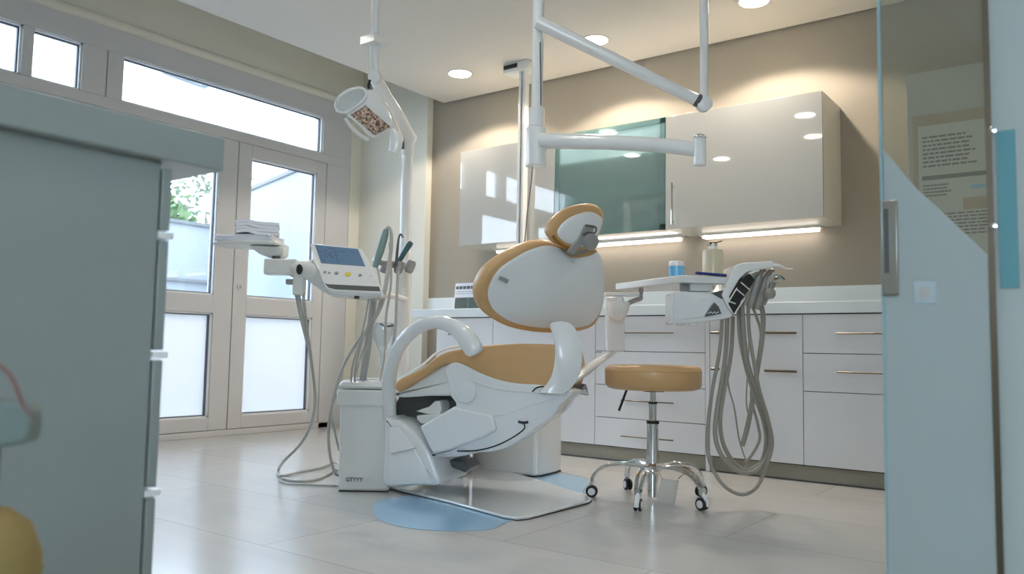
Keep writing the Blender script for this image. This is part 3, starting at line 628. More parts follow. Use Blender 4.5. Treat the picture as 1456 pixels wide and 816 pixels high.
# instrument rack beside the post
rk = thing('instrument_holder', 'pale instrument holder fixed to the light post', 'holder', V(562, 383, 4.1))
b = NB(); tube(b, path((576, 378, 4.55), (560, 376, 4.12), (546, 374, 4.02), (531, 368, 3.98)), [.02, .02, .018, .014], 12); link('arm', b, M['grey'], rk)
for x, y in ((567, 381), (583, 380), (547, 380)):
    b = NB(); lathe(b, V(x, y, 4.08), [(.014, -.03), (.022, -.02), (.024, .02), (.018, .035), (.012, .035), (.012, -.02)], (ZV*.9+HV*.3).normalized(), 18); link('socket', b, M['grey'], rk)
t = thing('curing_pen', 'dark teal pen instrument leaning in the holder beside the light post', 'instrument', V(568, 372, 4.08))
b = NB(); tube(b, path((566, 374, 4.08), (574, 360, 4.07), (582, 348, 4.06), (585, 344, 4.06)), [.012, .014, .016, .011], 12, k=4); link('grip', b, M['teal'], t)
t = thing('probe_handpiece', 'thin black hooked probe in the holder in front of the light post', 'instrument', V(562, 375, 4.06))
b = NB(); tube(b, path((563, 378, 4.06), (565, 355, 4.06), (567, 338, 4.06), (570, 333, 4.06), (573, 338, 4.06)), [.008, .007, .005, .005, .004], 10, k=4); link('shaft', b, M['dgrey'], t)
t = thing('handpiece', 'sage green handpiece with its hose looped over the top', 'instrument', V(536, 376, 3.98))
b = NB(); tube(b, path((533, 380, 3.98), (540, 358, 3.97), (547, 335, 3.97), (549, 326, 3.97)), [.013, .02, .018, .012], 14, (fw, .7), k=4); link('grip', b, M['tealp'], t)
b = NB(); tube(b, path((548, 328, 3.97), (552, 323, 3.97), (556, 330, 3.97), (556, 355, 3.97), (550, 395, 3.96), (543, 430, 3.94), (527, 462, 3.92), (502, 495, 3.9), (484, 530, 3.88), (473, 570, 3.86), (467, 612, 3.86), (469, 645, 3.86), (476, 672, 3.86))+[tc0-tax*tw/2-tay*.03+ZV*.06], [.008, .008, .008, .010, .012, .012, .010, .009, .008, .0075, .0075, .0075, .0075, .0075], 10); link('hose', b, M['hose'], t)
hs = [(((536, 380), (540, 400), (540, 425), (530, 465), (512, 510), (503, 545)), .005), (((554, 345), (556, 400), (549, 450), (547, 500), (540, 545)), .006), (((566, 385), (564, 430), (562, 470), (556, 510), (549, 548)), .008), (((524, 426), (520, 450), (510, 490), (501, 520), (499, 546)), .0045),
      (((528, 426), (525, 455), (513, 490), (506, 520), (504, 546)), .0045), (((532, 426), (533, 450), (522, 500), (515, 546)), .004), (((478, 560), (470, 585), (475, 610), (482, 640)), .006)]
for i, (pp, r) in enumerate(hs):
    Z = 3.98 if i < 3 else 3.86
    pts = [V(x, y, Z-(.0 if k < len(pp)-1 else (Z-3.93))) for k, (x, y) in enumerate(pp)]
    lab = ['thin grey hose from the green handpiece down to the tower lid', 'grey hose hanging from the handpiece loop to the back of the tower lid', 'thick grey hose hanging from the holder beside the post to the tower lid', 'leftmost thin hose from under the console to the tower lid', 'middle thin hose from under the console to the tower lid', 'rightmost thin hose from under the console to the tower lid', 'short grey hose curving along the left side of the tower'][i]
    tag(link('instrument_hose', tube(NB(), pts, r, 10), M['hose']), lab, 'hose', 'hoses above the equipment tower')
b = NB(); prism(b, [V(*p) for p in ((526, 428, 3.93), (536, 428, 3.93), (527, 500, 3.93), (520, 546, 3.93), (510, 546, 3.93), (518, 490, 3.93))], GV*.006); tag(link('ribbon_cable', b, M['hose'], bevel=.002), 'flat pale ribbon cable between console and tower lid', 'cable')
t = thing('rinse_funnel', 'small translucent rinse funnel behind the hanging hoses', 'funnel', V(545, 500, 4.1))
b = NB(); lathe(b, V(545, 470, 4.1), [(.008, -.20), (.012, -.12), (.03, -.09), (.055, -.03), (.06, .03), (.055, .04), (.05, .03), (.045, -.02), (.02, -.08)]); link('bowl', b, M['clear'], t)
b = NB(); tube(b, path((540, 460, 4.05), (550, 464, 4.05), (560, 462, 4.05)), .005, 8); link('rim_clip', b, M['dgrey'], t)

# ------------------------------------------------------------------ dental chair
ch = thing('dental_chair', 'white dental chair with tan upholstery and glossy shell in the middle', 'dental chair', O(700, 690, 2, 0))
ex = Vector((-.954, -.30, 0)); wd = Vector((-.30, .954, 0)).normalized()                 # foot direction, width direction (away)
SP = V(740, 520, 3.64)
S = lambda x, y, k=0: onp(x, y, SP+wd*k, wd)
def side(pts, k, w, mat, name, sm=4, prof=None, parent=ch, label=None, far=None):
    lp = smooth_loop([S(x, y, k) for x, y in pts], sm) if sm else [S(x, y, k) for x, y in pts]
    b = NB(); r = .03 if prof is None else prof
    steps = [(r, 0), (r*.45, r*.12), (r*.12, r*.45), (0, r), (0, w-r), (r*.12, w-r*.45), (r*.45, w-r*.12), (r, w)]
    if far: steps = steps[:4]+[(0, w*.3), (far*.15, w*.5), (far*.45, w*.75), (far, w)]
    puff(b, lp, wd, steps); return link(name, b, mat, parent, angle=50, label=label, wound=True)
# seat cushion with leg rest
side(((566, 540), (584, 531), (602, 521), (618, 508), (634, 500), (655, 496), (690, 491), (730, 488.5), (770, 489), (786, 491), (796, 503), (799, 528), (792, 552), (765, 556), (735, 555), (705, 550), (680, 540), (660, 528), (645, 520), (630, 519), (608, 532), (585, 547), (566, 557), (561, 549)), 0, .44, M['tan'], 'seat_cushion', 4, .018)
b = NB(); tube(b, [S(*p, .45) for p in ((566, 540), (584, 530), (602, 518), (618, 504), (634, 496), (655, 492))], .007, 8); link('seat_edge_glint', b, M['white'], ch)  # white tube stands in for the sky's glint along the seat edge
# leg rest under panel
side(((566, 556), (585, 548), (608, 533), (630, 520), (642, 520), (650, 540), (650, 561), (610, 563), (570, 565), (560, 561)), .03, .42, M['whitem'], 'leg_rest_shell', 3, .015)
# hip shell
side(((632, 524), (645, 515), (660, 519), (680, 529), (705, 539), (735, 545), (765, 547), (788, 550), (812, 556), (806, 567), (796, 577), (788, 590), (775, 600), (760, 610), (740, 625), (715, 638), (690, 643), (660, 640), (642, 632), (632, 612), (640, 590), (648, 575), (640, 562), (637, 545)), -.012, .45, M['shell'], 'seat_shell', 4, .010, far=.05)
b = NB(); tube(b, [S(*p, -.012) for p in ((668, 540), (700, 551), (735, 556), (770, 558), (806, 560))], .0045, 8); link('shell_ridge', b, M['shell'], ch)
b = NB(); tube(b, [S(*p, -.012) for p in ((690, 592), (720, 588), (750, 578), (790, 566))], .003, 8); link('shell_ridge', b, M['shell'], ch)
# pivot disc
b = NB(); pd = S(662, 556, -.022); lathe(b, pd+wd*.012, [(.054, 0), (.054, .013), (.051, .0155), (.047, .0145), (.044, .0155), (.0, .017)], -wd, 40); link('pivot_cover', b, M['shell'], ch)
# lift block
b = NB(); lp = [S(*p, -.03) for p in ((596, 606), (645, 578), (700, 590), (705, 612), (688, 622), (640, 640), (616, 646), (608, 632))]
prism(b, lp, wd*.42); link('lift_arm', b, M['shell'], ch, bevel=.012, seg=3)
side(((612, 647), (640, 640), (690, 618), (740, 598), (752, 602), (746, 614), (720, 629), (690, 640), (660, 648), (632, 650)), .0, .40, M['shell'], 'belly_pan', 4, .008, far=.03)
b = NB(); tube(b, [S(*p, -.013) for p in ((650, 641), (672, 641), (698, 636), (722, 626), (743, 612), (746, 605), (741, 600))], .003, 8); link('seam', b, M['black'], ch)
b = NB(); tube(b, [S(*p, -.02) for p in ((757, 557), (762, 552), (770, 549.5), (777, 551), (778, 557))], .0035, 8); link('release_lever', b, M['black'], ch)
b = NB(); tube(b, [S(*p, -.014) for p in ((737, 599.5), (744, 601), (751, 600))], .006, 8); link('seam_plug', b, M['black'], ch)
# dark interior and stacked shrouds under the leg rest
side(((568, 562), (645, 560), (650, 580), (600, 606), (620, 650), (660, 655), (660, 672), (600, 640), (566, 600)), .16, .16, M['dgrey'], 'lift_column', 2, .01)
side(((618, 570), (626, 572), (625, 590), (592, 585), (610, 578)), .06, .20, M['whitem'], 'bellows_fold', 2, .006)
side(((592, 592), (600, 590), (640, 588), (620, 600), (598, 602)), .06, .20, M['whitem'], 'bellows_fold', 2, .006)
# foot fairing
side(((545, 596), (556, 596), (567, 598), (580, 607), (593, 620), (606, 637), (613, 650), (619, 668), (624, 689), (590, 690), (545, 690), (545, 640)), -.02, .34, M['shell'], 'foot_fairing', 3, .02)
side(((553, 607), (566, 606), (585, 632), (600, 655), (612, 688), (553, 690)), -.035, .03, M['white'], 'fairing_panel', 0, .008)
b = NB(); tube(b, [S(*p, -.038) for p in ((556, 645), (575, 641), (592, 637))], .003, 6); link('panel_joint', b, M['chrome'], ch)
# swivel base behind + pedestal
link('column', prism(NB(), [O(612, 672, 2, .012), O(655, 680, 2, .012), O(668, 664, 2, .012), O(630, 655, 2, .012)], ZV*.42), M['dgrey'], ch, bevel=.01)
pd0, pd1 = Vector((-2.975, 3.665, 0)), Vector((-2.545, 3.70, 0))
pl = smooth_loop([Vector(p) for p in ((-2.985, 3.67, 0), (-2.60, 3.672, 0), (-2.545, 3.70, 0), (-2.535, 3.76, 0), (-2.56, 3.95, 0), (-2.63, 3.98, 0), (-2.97, 3.98, 0))], 3)
dn = thing('supply_unit', 'white floor-standing supply unit behind the chair seat', 'cabinet', (-2.75, 3.8, 0))
link('body', prism(NB(), [p+ZV*.006 for p in pl], ZV*.70), M['white'], dn, bevel=.012, seg=3)
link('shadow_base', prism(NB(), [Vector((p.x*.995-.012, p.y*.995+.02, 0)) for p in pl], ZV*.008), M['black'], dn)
b = NB(); rod(b, V(763, 606, 4.35), V(763, 612, 4.35), .006, 8); link('screw_cap', b, M['dgrey'], dn)
# base plate
bp = [O(*p, 2, .003) for p in ((480, 676), (500, 684), (562, 697), (640, 716), (716, 737), (735, 739.5), (752, 738), (838, 715), (842, 712), (828, 705), (770, 686), (660, 655), (600, 640))]
link('base_plate', prism(NB(), bp, ZV*.012), M['plate'], ch, bevel=.004); link('plate_gasket', prism(NB(), [p-ZV*.0028 for p in bp], ZV*.003), M['black'], ch)
b = NB(); g0 = [O(*p, 2, .015) for p in ((616, 668), (662, 678), (672, 668), (640, 655))]; prism(b, g0, ZV*.06); link('plate_step', b, M['shell'], ch, bevel=.01)
# backrest
bn = Vector((.9*math.cos(.42), -.436*math.cos(.42), -math.sin(.42))).normalized(); BP = V(770, 410, 3.70)
Bk = lambda x, y, k=0: onp(x, y, BP+bn*k, bn)
outl = [(677, 420), (681, 402), (691, 385), (710, 369), (735, 355), (757, 346.5), (780, 344), (800, 350), (820, 352), (842, 352), (855, 362), (860, 382), (860, 412), (858, 437), (848, 460), (832, 470), (805, 474), (765, 473.5), (728, 467), (702, 455), (684, 440)]
b = NB(); puff(b, smooth_loop([Bk(*p) for p in outl], 5), -bn, [(.028, -.006), (.012, -.003), (.003, .006), (0, .02), (.002, .05), (.012, .07), (.035, .085)], .02); link('backrest_cushion', b, M['tan'], ch, angle=80)
sh = [(693, 418), (697, 400), (710, 381), (733, 365), (755, 354), (778, 349), (795, 353), (812, 365), (835, 364), (850, 359), (856, 368), (859, 390), (859, 418), (855, 440), (845, 456), (833, 464), (808, 467), (765, 466), (730, 459), (708, 447), (697, 434)]
b = NB(); puff(b, smooth_loop([Bk(*p, .004) for p in sh], 5), bn, [(-.002, -.01), (0, 0), (.004, .006), (.012, .010)], .022); bs = link('backrest_shell', b, M['shell'], ch, angle=70)
bax = (Bk(760, 407)-Bk(700, 380)).normalized(); bay = bn.cross(bax)
b = NB(); fbox(b, Bk(716, 397.5, .030), .05, .018, .002, bax, bay, bn); link('maker_plate', b, M['grey'], bs)
b = NB(); words(b, Bk(812, 369, .024), bax, (-bay if bay.z < 0 else bay), bn, .03, .012, 2, 1, .25); link('small_print', b, M['grey'], bs)
# headrest
hn2 = Vector((.93, -.36, -.10)).normalized(); HP = V(820, 322, 3.63)
Hd = lambda x, y, k=0: onp(x, y, HP+hn2*k, hn2)
ho = [(781, 329), (786, 314), (799, 301), (817, 292), (838, 289), (852, 293), (859, 304), (857, 322), (850, 340), (838, 352), (822, 356), (804, 352), (789, 343)]
b = NB(); puff(b, smooth_loop([Hd(*p) for p in ho], 5), -hn2, [(.02, -.004), (.006, 0), (0, .012), (.002, .035), (.012, .055), (.03, .065)], .012); link('headrest_cushion', b, M['tan'], ch, angle=80)
hi = [(792, 333), (796, 321), (808, 310), (824, 303), (840, 301), (852, 306), (857, 313), (853, 328), (846, 341), (836, 350), (818, 350), (801, 343)]
b = NB(); puff(b, smooth_loop([Hd(*p, .003) for p in hi], 5), hn2, [(0, -.008), (0, 0), (.006, .006)], .008); link('headrest_shell', b, M['shell'], ch, angle=70)
b = NB(); tube(b, [Hd(*p, .006) for p in ((786, 335), (792, 343), (803, 351), (814, 354))], .008, 10); link('headrest_trim', b, M['amber'], ch)
b = NB(); prism(b, [Hd(*p, .022) for p in ((832, 319), (845, 322), (843, 333), (826, 350), (816, 362), (806, 358), (822, 340))], -hn2*.012); link('headrest_bar', b, M['grey'], ch, bevel=.003)
b = NB(); tube(b, [Hd(*p, .028) for p in ((833, 320), (847, 323), (846, 331), (836, 330), (829, 334))], .004, 8, k=3); link('release_wire', b, M['dgrey'], ch)
b = NB(); prism(b, [Bk(*p, .035) for p in ((803, 358), (808, 355), (822, 345), (832, 342), (842, 352), (838, 358), (828, 362), (812, 366))], -bn*.04); link('headrest_clamp', b, M['steel'], ch, bevel=.006)
b = NB(); lathe(b, Hd(838, 343.5, .02), [(.038, 0), (.038, .018), (.032, .028), (.0, .03)], hn2, 28); link('headrest_knob', b, M['grey'], ch)
# right armrest band
def strap(name, outer, inner, w, mat, dirv, dd):
    lp = smooth_loop(outer, 4, False)+smooth_loop(inner[::-1], 4, False)
    b = NB(); n = dirv; puff(b, lp, n, [(.004, 0), (.001, .002), (0, .006), (0, dd-.006), (.001, dd-.002), (.004, dd)]); return link(name, b, mat, ch, angle=60)
strap('right_armrest', [V(x, y, Z) for x, y, Z in ((784, 459, 3.58), (797, 456.5, 3.58), (809, 459, 3.57), (818, 467, 3.57), (825, 484, 3.56), (828, 508, 3.55), (824, 533, 3.53), (814, 550, 3.52), (800, 561, 3.52))],
      [V(x, y, Z) for x, y, Z in ((782, 464, 3.58), (786, 474, 3.58), (789, 490, 3.57), (789, 512, 3.55), (785, 532, 3.54), (777, 547, 3.53), (766, 559, 3.52))], 0, M['shell'], GV, .05)
# left arch armrest
b = NB(); tube(b, path((553, 640, 3.93), (553, 590, 3.92), (553, 555, 3.91), (556, 525, 3.88), (564, 500, 3.85), (578, 479, 3.82), (598, 464, 3.78), (620, 458, 3.74), (641, 463, 3.70), (657, 474, 3.67), (667, 486, 3.65), (674, 497, 3.64), (677, 502, 3.64), (678, 504, 3.64)),
     [.038, .038, .038, .036, .034, .032, .031, .031, .034, .042, .048, .046, .036, .014], 20, (wd, .75)); link('left_armrest', b, M['shell'], ch, angle=60)
# spittoon arm and spittoon
sp = thing('spittoon', 'small white cuspidor bowl on a bracket beside the backrest', 'spittoon', V(878, 500, 4.1))
b = NB(); lathe(b, V(879, 433, 4.0), [(.0, -.085), (.02, -.08), (.042, -.055), (.054, -.02), (.058, .012), (.054, .014), (.048, -.015), (.03, -.06), (.0, -.07)]); link('bowl', b, M['white'], sp)
b = NB(); fbox(b, V(884, 418.5, 4.0), .17, .05, .018); fbox(b, V(880, 425, 4.0), .035, .03, .035); link('spout_bracket', b, M['whitem'], sp, bevel=.003)
b = NB(); tube(b, path((911.5, 405, 3.98), (911.5, 416, 3.98), (911, 424, 3.98), (903, 427, 3.99), (894, 431, 4.0), (888, 438, 4.0)), .012, 4, (ZV+HV*.01, 1), k=3); link('hanger', b, M['grey'], sp)
b = NB(); prism(b, [V(*p) for p in ((862, 422, 4.08), (888, 422, 4.08), (889, 500, 4.08), (864, 500, 4.08))], GV*.09); link('column', b, M['shell'], sp, bevel=.012, seg=3)
b = NB(); tube(b, path((878, 496, 4.14), (868, 503, 4.1), (850, 514, 3.98), (832, 528, 3.84), (812, 542, 3.74)), [.014, .02, .026, .03, .03], 14, (ZV, .6), k=4); link('support_arm', b, M['whitem'], sp)
b = NB(); fbox(b, V(851, 500.5, 4.1), .03, .01, .004); link('latch', b, M['dgrey'], sp)

# ------------------------------------------------------------------ blue protective film on floor
fm = smooth_loop([O(*p, 2, .0008) for p in ((530, 727), (533, 717), (548, 710), (620, 700), (700, 690), (765, 676), (800, 674), (834, 681), (832, 701), (800, 720), (722, 742), (700, 752), (650, 755), (590, 752), (545, 742))], 3)
tag(link('floor_film', prism(NB(), fm, ZV*.001), M['blue']), 'pale blue sheet on the floor under the chair base plate', 'mat')

# ------------------------------------------------------------------ assistant tray unit (right)
tr = thing('instrument_tray', 'white instrument tray unit with grey display box, over the stool', 'tray', V(968, 400, 3.6))
z0 = V(968, 391, 3.58).z; q0, qL, qR = O(968, 391, 2, z0), O(875, 403, 2, z0), O(1034, 394, 2, z0)
b = NB(); prism(b, [qL, q0, qR, qR+(qL-q0)*.9], -ZV*.032); link('tray_top', b, M['white'], tr, bevel=.004)
b = NB(); fbox(b, V(972, 410, 3.68), .03, .03, .06); link('neck', b, M['grey'], tr)
b = NB(); fbox(b, V(994, 408, 3.68), .10, .08, .045); link('mount_block', b, M['whitem'], tr, bevel=.004)
b = NB(); prism(b, [V(x, y, 3.6) for x, y in ((956, 416), (966, 414), (1012, 416), (1026, 420), (1036, 440), (1042, 448), (1038, 452), (1016, 456), (990, 459), (958, 461), (955, 459))], GV*.16); link('control_box', b, M['white'], tr, bevel=.006)
b = NB(); prism(b, [V(x, y, 3.592) for x, y in ((958, 419), (974, 419), (984, 428), (1004, 425), (1015, 428), (1001, 450), (958, 456))], GV*.008); link('front_panel', b, M['shell'], tr, bevel=.002)
b = NB(); prism(b, [V(x, y, 3.59) for x, y in ((1016, 430), (1022, 436), (1026, 446), (1002, 450.5))], GV*.006); pn = link('dark_window', b, M['dgrey'], tr)
b = NB(); [fbox(b, V(1008+2.6*i, 445-(i % 2)*1.2, 3.588), .005, .001, .006) for i in range(6)]; link('lettering', b, M['bead'], pn)
b = NB(); fbox(b, V(967, 461, 3.64), .035, .05, .012); fbox(b, V(985, 461, 3.64), .04, .05, .012); link('feet', b, M['whitem'], tr, bevel=.004)
b = NB(); lp = [V(x, y, 3.58) for x, y in ((1026, 419), (1034, 402), (1041, 385), (1047, 376.5), (1056, 373.5), (1097, 371), (1104, 374), (1099, 381), (1075, 384), (1062, 387), (1052, 396), (1045, 408), (1037, 422), (1042, 432), (1044, 447), (1036, 438)) ]
prism(b, lp, GV*.20); link('instrument_console', b, M['white'], tr, bevel=.006, seg=3)
b = NB(); tube(b, path((1098, 377, 3.6), (1108, 378, 3.58), (1117, 382, 3.58), (1127, 382.5, 3.58)), [.018, .012, .008, .004], 10, (UP, .6), k=4); link('handle_tip', b, M['white'], tr)
b = NB(); prism(b, [V(x, y, 3.575) for x, y in ((1039, 424), (1050, 405), (1061, 392), (1066, 389), (1074, 398), (1066, 410), (1054, 428), (1044, 446), (1036, 432))], GV*.10); hb = link('holder_rack', b, M['black'], tr, bevel=.003)
b = NB()
for p, q in (((1047, 411), (1058, 420)), ((1053, 401), (1066, 412)), ((1036, 428), (1046, 432)), ((1037, 427), (1048, 409)), ((1059, 424), (1044, 447))): rod(b, V(*p, 3.572), V(*q, 3.572), .003, 8)
link('rack_bars', b, M['whitem'], hb)
b = NB(); prism(b, [V(x, y, 3.585) for x, y in ((1012, 416), (1030, 412), (1040, 420), (1036, 428), (1026, 424))], GV*.1); link('cable_guard', b, M['dgrey'], tr, bevel=.003)
inst = [('air syringe', (1060, 392), (1058, 415), 'grey', .014), ('turbine', (1070, 396), (1060, 424), 'hosed', .016), ('motor handpiece', (1080, 392), (1068, 428), 'grey', .02), ('suction tip', (1092, 392), (1078, 430), 'hosed', .022), ('scaler', (1100, 402), (1088, 424), 'grey', .016)]
labs = ['grey syringe leftmost in the tray unit rack', 'taupe handpiece second from left in the tray unit rack', 'broad grey handpiece in the middle of the tray unit rack', 'taupe suction handpiece near the right end of the rack', 'short grey instrument at the right end of the rack']
for i, (nm, p, q, m, r) in enumerate(inst):
    Z = 3.60+.012*i
    t = thing('dental_handpiece', labs[i], 'instrument', V(*q, Z), 'instruments hanging in the tray unit rack')
    b = NB(); tube(b, [V(*p, Z), V((p[0]*.6+q[0]*.4), p[1]*.6+q[1]*.4-2, Z), V(*q, Z), V(q[0]-2, q[1]+10, Z)], [r*.7, r, r*.9, r*.5], 14, k=5); link('grip', b, M[m], t)
    b = NB(); tube(b, [V(*p, Z), V(p[0]+3, p[1]-6, Z), V(p[0]+9, p[1]-8, Z)], [r*.6, r*.5, r*.3], 10, k=4); link('head', b, M['steel'], t)
t = thing('suction_hook', 'curled grey suction tube with a green tip at the right of the tray unit', 'instrument', V(1094, 410, 3.6))
b = NB(); tube(b, path((1090, 415, 3.6), (1092, 400, 3.6), (1099, 391, 3.6), (1107, 392, 3.6), (1110, 398, 3.6), (1104, 401, 3.6), (1099, 398, 3.6)), .0065, 10); link('tube', b, M['hose'], t)
b = NB(); rod(b, V(1108, 392, 3.6), V(1116, 397, 3.6), (.006, .003), 8); link('tip', b, M['teal'], t)
b = NB(); lathe(b, V(1094, 417, 3.58), [(.0, -.026), (.018, -.022), (.027, -.008), (.027, .008), (.018, .022), (.0, .026)], seg=20); tag(link('joint_ball', b, M['hosed']), 'round grey joint knob under the curled suction tube', 'knob')
tape = [
 ('leftmost grey hose, the long loop nearly touching the floor', ((1027, 452), (1023, 500), (1012, 560), (1006, 620), (1010, 658), (1029, 690), (1055, 703), (1076, 692), (1090, 662), (1098, 630), (1092, 596), (1080, 556), (1073, 520), (1065, 470), (1064, 428)), .0085),
 ('second hose from the left, in the middle loop', ((1034, 452), (1031, 510), (1020, 580), (1017, 620), (1028, 650), (1052, 671), (1076, 668), (1092, 646), (1095, 615), (1083, 575), (1070, 540), (1060, 500), (1055, 432)), .0105),
 ('third hose from the left, in the upper loop', ((1042, 450), (1039, 505), (1028, 565), (1024, 605), (1032, 640), (1055, 667), (1080, 660), (1089, 632), (1086, 600), (1072, 560), (1061, 522), (1052, 478), (1050, 430)), .0095),
 ('thick hose falling straight from the right end of the rack', ((1080, 425), (1085, 450), (1083, 485), (1076, 530), (1070, 570), (1062, 610), (1055, 634)), .0115),
 ('hose slanting from the middle of the rack to the right', ((1068, 432), (1076, 452), (1082, 475), (1078, 520), (1068, 560), (1078, 605), (1080, 625), (1070, 645), (1060, 657)), .0065),
 ('thinnest cord hanging inside the hose loops', ((1033, 520), (1036, 550), (1044, 580), (1050, 620), (1057, 645), (1062, 660), (1052, 670)), .0038),
 ('thin upright cord in the middle of the hose bundle', ((1065, 425), (1065, 480), (1063, 530), (1061, 570), (1064, 590)), .0036)]
for i, (lab, pp, r) in enumerate(tape):
    b = tube(NB(), [V(x, y, 3.62+.022*i+.02*math.sin(k*.9+i)) for k, (x, y) in enumerate(pp)], r, 10)
    tag(link('hanging_hose', b, M['hosed']), lab, 'hose', 'hoses looping below the tray unit')
# objects on tray
def zcup(px, dz=0): return z0
c = q0+(qR-q0)*.35+(qL-q0)*.28
t = thing('blue_cup', 'light blue tumbler with a white rim on the instrument tray', 'cup', c)
b = NB(); lathe(b, c, [(.032, 0), (.034, .002), (.036, .055)]); link('cup_body', b, M['bluec'], t)
b = NB(); lathe(b, c, [(.036, .0555), (.037, .06), (.034, .078), (.030, .08), (.03, .06)]); link('rim', b, M['white'], t)
cc = V(1033, 391, 3.78); c = Vector((cc.x, cc.y, z0)); c = q0+(qR-q0)*.93+(qL-q0)*.14
t = thing('soap_dispenser', 'cream pump bottle standing on the instrument tray', 'bottle', c)
b = NB(); lathe(b, c, [(.042, 0), (.048, .004), (.048, .120), (.044, .130), (.03, .134)]); link('bottle', b, M['cream'], t)
b = NB(); lathe(b, c+ZV*.134, [(.02, 0), (.02, .012), (.008, .014), (.008, .03)]); link('neck', b, M['white'], t)
b = NB(); rod(b, c+ZV*.164-HV*.02, c+ZV*.164+HV*.015, .007, 10); rod(b, c+ZV*.15-HV*.018, c+ZV*.168-HV*.018, .007, 8); rod(b, c+ZV*.150+HV*.012, c+ZV*.166+HV*.012, .007, 8); tube(b, [c+ZV*.166, c+ZV*.17+HV*.03, c+ZV*.174+HV*.042], .003, 6); link('pump', b, M['brass'], t)
b = NB(); rod(b, O(990, 388, 2, z0+.008), O(1032, 391.5, 2, z0+.008), .007, 10); tag(link('blue_pen', b, M['navy']), 'dark blue pen lying on the instrument tray', 'pen')

# ------------------------------------------------------------------ stool
sc0 = O(923, 712, 2, 0); st = thing('rolling_stool', 'round tan rolling stool on a chrome five-legged base', 'stool', sc0)
zs1 = .635; zs0 = zs1-.115; cx = V(932, 530, 3.86); scn = Vector((sc0.x+.012, sc0.y+.01, 0))
b = NB(); lathe(b, scn, [(.06, zs0+.004), (.19, zs0), (.212, zs0+.006), (.226, zs0+.022), (.228, zs1-.028), (.222, zs1-.01), (.205, zs1-.001), (.12, zs1+.002), (.0, zs1+.003)], seg=56); link('seat', b, M['tan'], st, angle=60)
b = NB(); tube(b, [scn+Vector((math.cos(a), math.sin(a), 0))*.2275+ZV*(zs1-.026) for a in [i*PI/24 for i in range(49)]], .0022, 6, raw=True, caps=False); link('seat_seam', b, M['tan'], st)
b = NB(); fbox(b, scn+ZV*(zs0-.004), .09, .09, .012); link('seat_plate', b, M['black'], st)
b = NB(); rod(b, scn+ZV*.40, scn+ZV*(zs0-.008), .014, 20); link('gas_rod', b, M['chrome'], st)
b = NB(); rod(b, scn+ZV*.33, scn+ZV*.452, .019, 20); link('middle_tube', b, M['chrome'], st)
b = NB(); rod(b, scn+ZV*.085, scn+ZV*.36, .028, 24); link('column', b, M['chrome'], st)
b = NB(); rod(b, scn+ZV*.02, scn+ZV*.085, .025, 24); link('column_foot', b, M['chrome'], st)
b = NB(); rod(b, scn+ZV*.452, scn+ZV*.462, .021, 20); rod(b, scn+ZV*.36, scn+ZV*.374, .03, 24); link('collars', b, M['black'], st)
b = NB(); rod(b, V(893, 549, 3.80), V(880, 584, 3.78), .006, 10); link('height_lever', b, M['black'], st)
for a in (-76, -14, 62, 142, 205):
    d = Vector((math.cos(math.radians(a)), math.sin(math.radians(a)), 0)); n_ = Vector((-d.y, d.x, 0))
    R_ = .285
    lg = NB()
    for s in (-1, 1):
        tube(lg, [scn+d*.02+n_*s*.012+ZV*.155, scn+d*R_*.45+n_*s*.016+ZV*.168, scn+d*R_*.80+n_*s*.014+ZV*.15, scn+d*R_*.97+n_*s*.010+ZV*.105, scn+d*R_+n_*s*.008+ZV*.07], .009, 8)
    leg = link('leg', lg, M['chrome'], st)
    w0 = scn+d*(R_+.0)+ZV*.030
    b = NB(); 
    for s in (-1, 1): lathe(b, w0+n_*s*.010-n_*s*.0, [(.0, -.006), (.024, -.006), (.028, -.003), (.028, .003), (.024, .006), (.0, .006)], n_, 24)
    cs = link('caster', b, M['black'], leg)
    b = NB()
    for s in (-1, 1): lathe(b, w0+n_*s*.017, [(.017, -.002), (.017, .002), (.0, .002)], n_, 20)
    tube(b, [w0+ZV*.045, w0+ZV*.034+d*.012, w0+d*.030+ZV*.012, w0+d*.034-ZV*.006], .009, 8, (n_, 1.3)); link('fork', b, M['bead'], leg)
b = NB(); lathe(b, scn+ZV*.13, [(.03, 0), (.04, .01), (.04, .035), (.03, .045)]); link('hub', b, M['chrome'], st)
t = thing('hang_tag', 'small clear plastic care tag hanging under the stool base', 'tag', V(950, 712, 3.72))
b = NB(); prism(b, [V(x, y, 3.72) for x, y in ((940, 680), (963, 683), (957, 717), (933, 711))], GV*.003); link('card', b, M['clear'], t)
b = NB(); tube(b, path((934, 665, 3.76), (938, 674, 3.74), (942, 681, 3.72)), .0016, 6); tube(b, path((965, 680, 3.71), (972, 674, 3.74), (985, 670, 3.78)), .003, 6); rod(b, V(964, 683, 3.7), V(958, 719, 3.7), .003, 8); link('wire', b, M['steel'], t)

# ------------------------------------------------------------------ foreground left: cabinet
xf = -1.524
fc = thing('foreground_cabinet', 'tall teal-grey cabinet filling the left edge, closest to the viewer', 'cabinet', (-1.8, .3, 0))
link('side_panel', box(xf-.02, xf, -.9, .862, 0, 1.062), M['fore'], fc, bevel=.002)
link('carcass', box(-2.15, xf-.02, -.9, .858, .06, 1.062), M['fore'], fc)
link('top_slab', box(-2.2, xf+.03, -1.0, .985, 1.062, 1.135), M['fore'], fc, bevel=.004)
for z0_, z1_ in ((.06, .395), (.415, .665), (.685, .905), (.925, 1.05)):
    d = link('drawer', box(-2.14, xf+.002, .866, .886, z0_, z1_), M['fore'], fc, bevel=.002)
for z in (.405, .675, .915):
    link('gap_light_strip', box(-2.12, xf+.006, .862, .893, z-.006, z+.006), M['forew'], fc)  # white strips paint the window light showing in the drawer gaps
t = thing('ochre_cushion', 'blurred ochre rounded cushion at the bottom left corner', 'cushion', V(0, 760, 1.05))
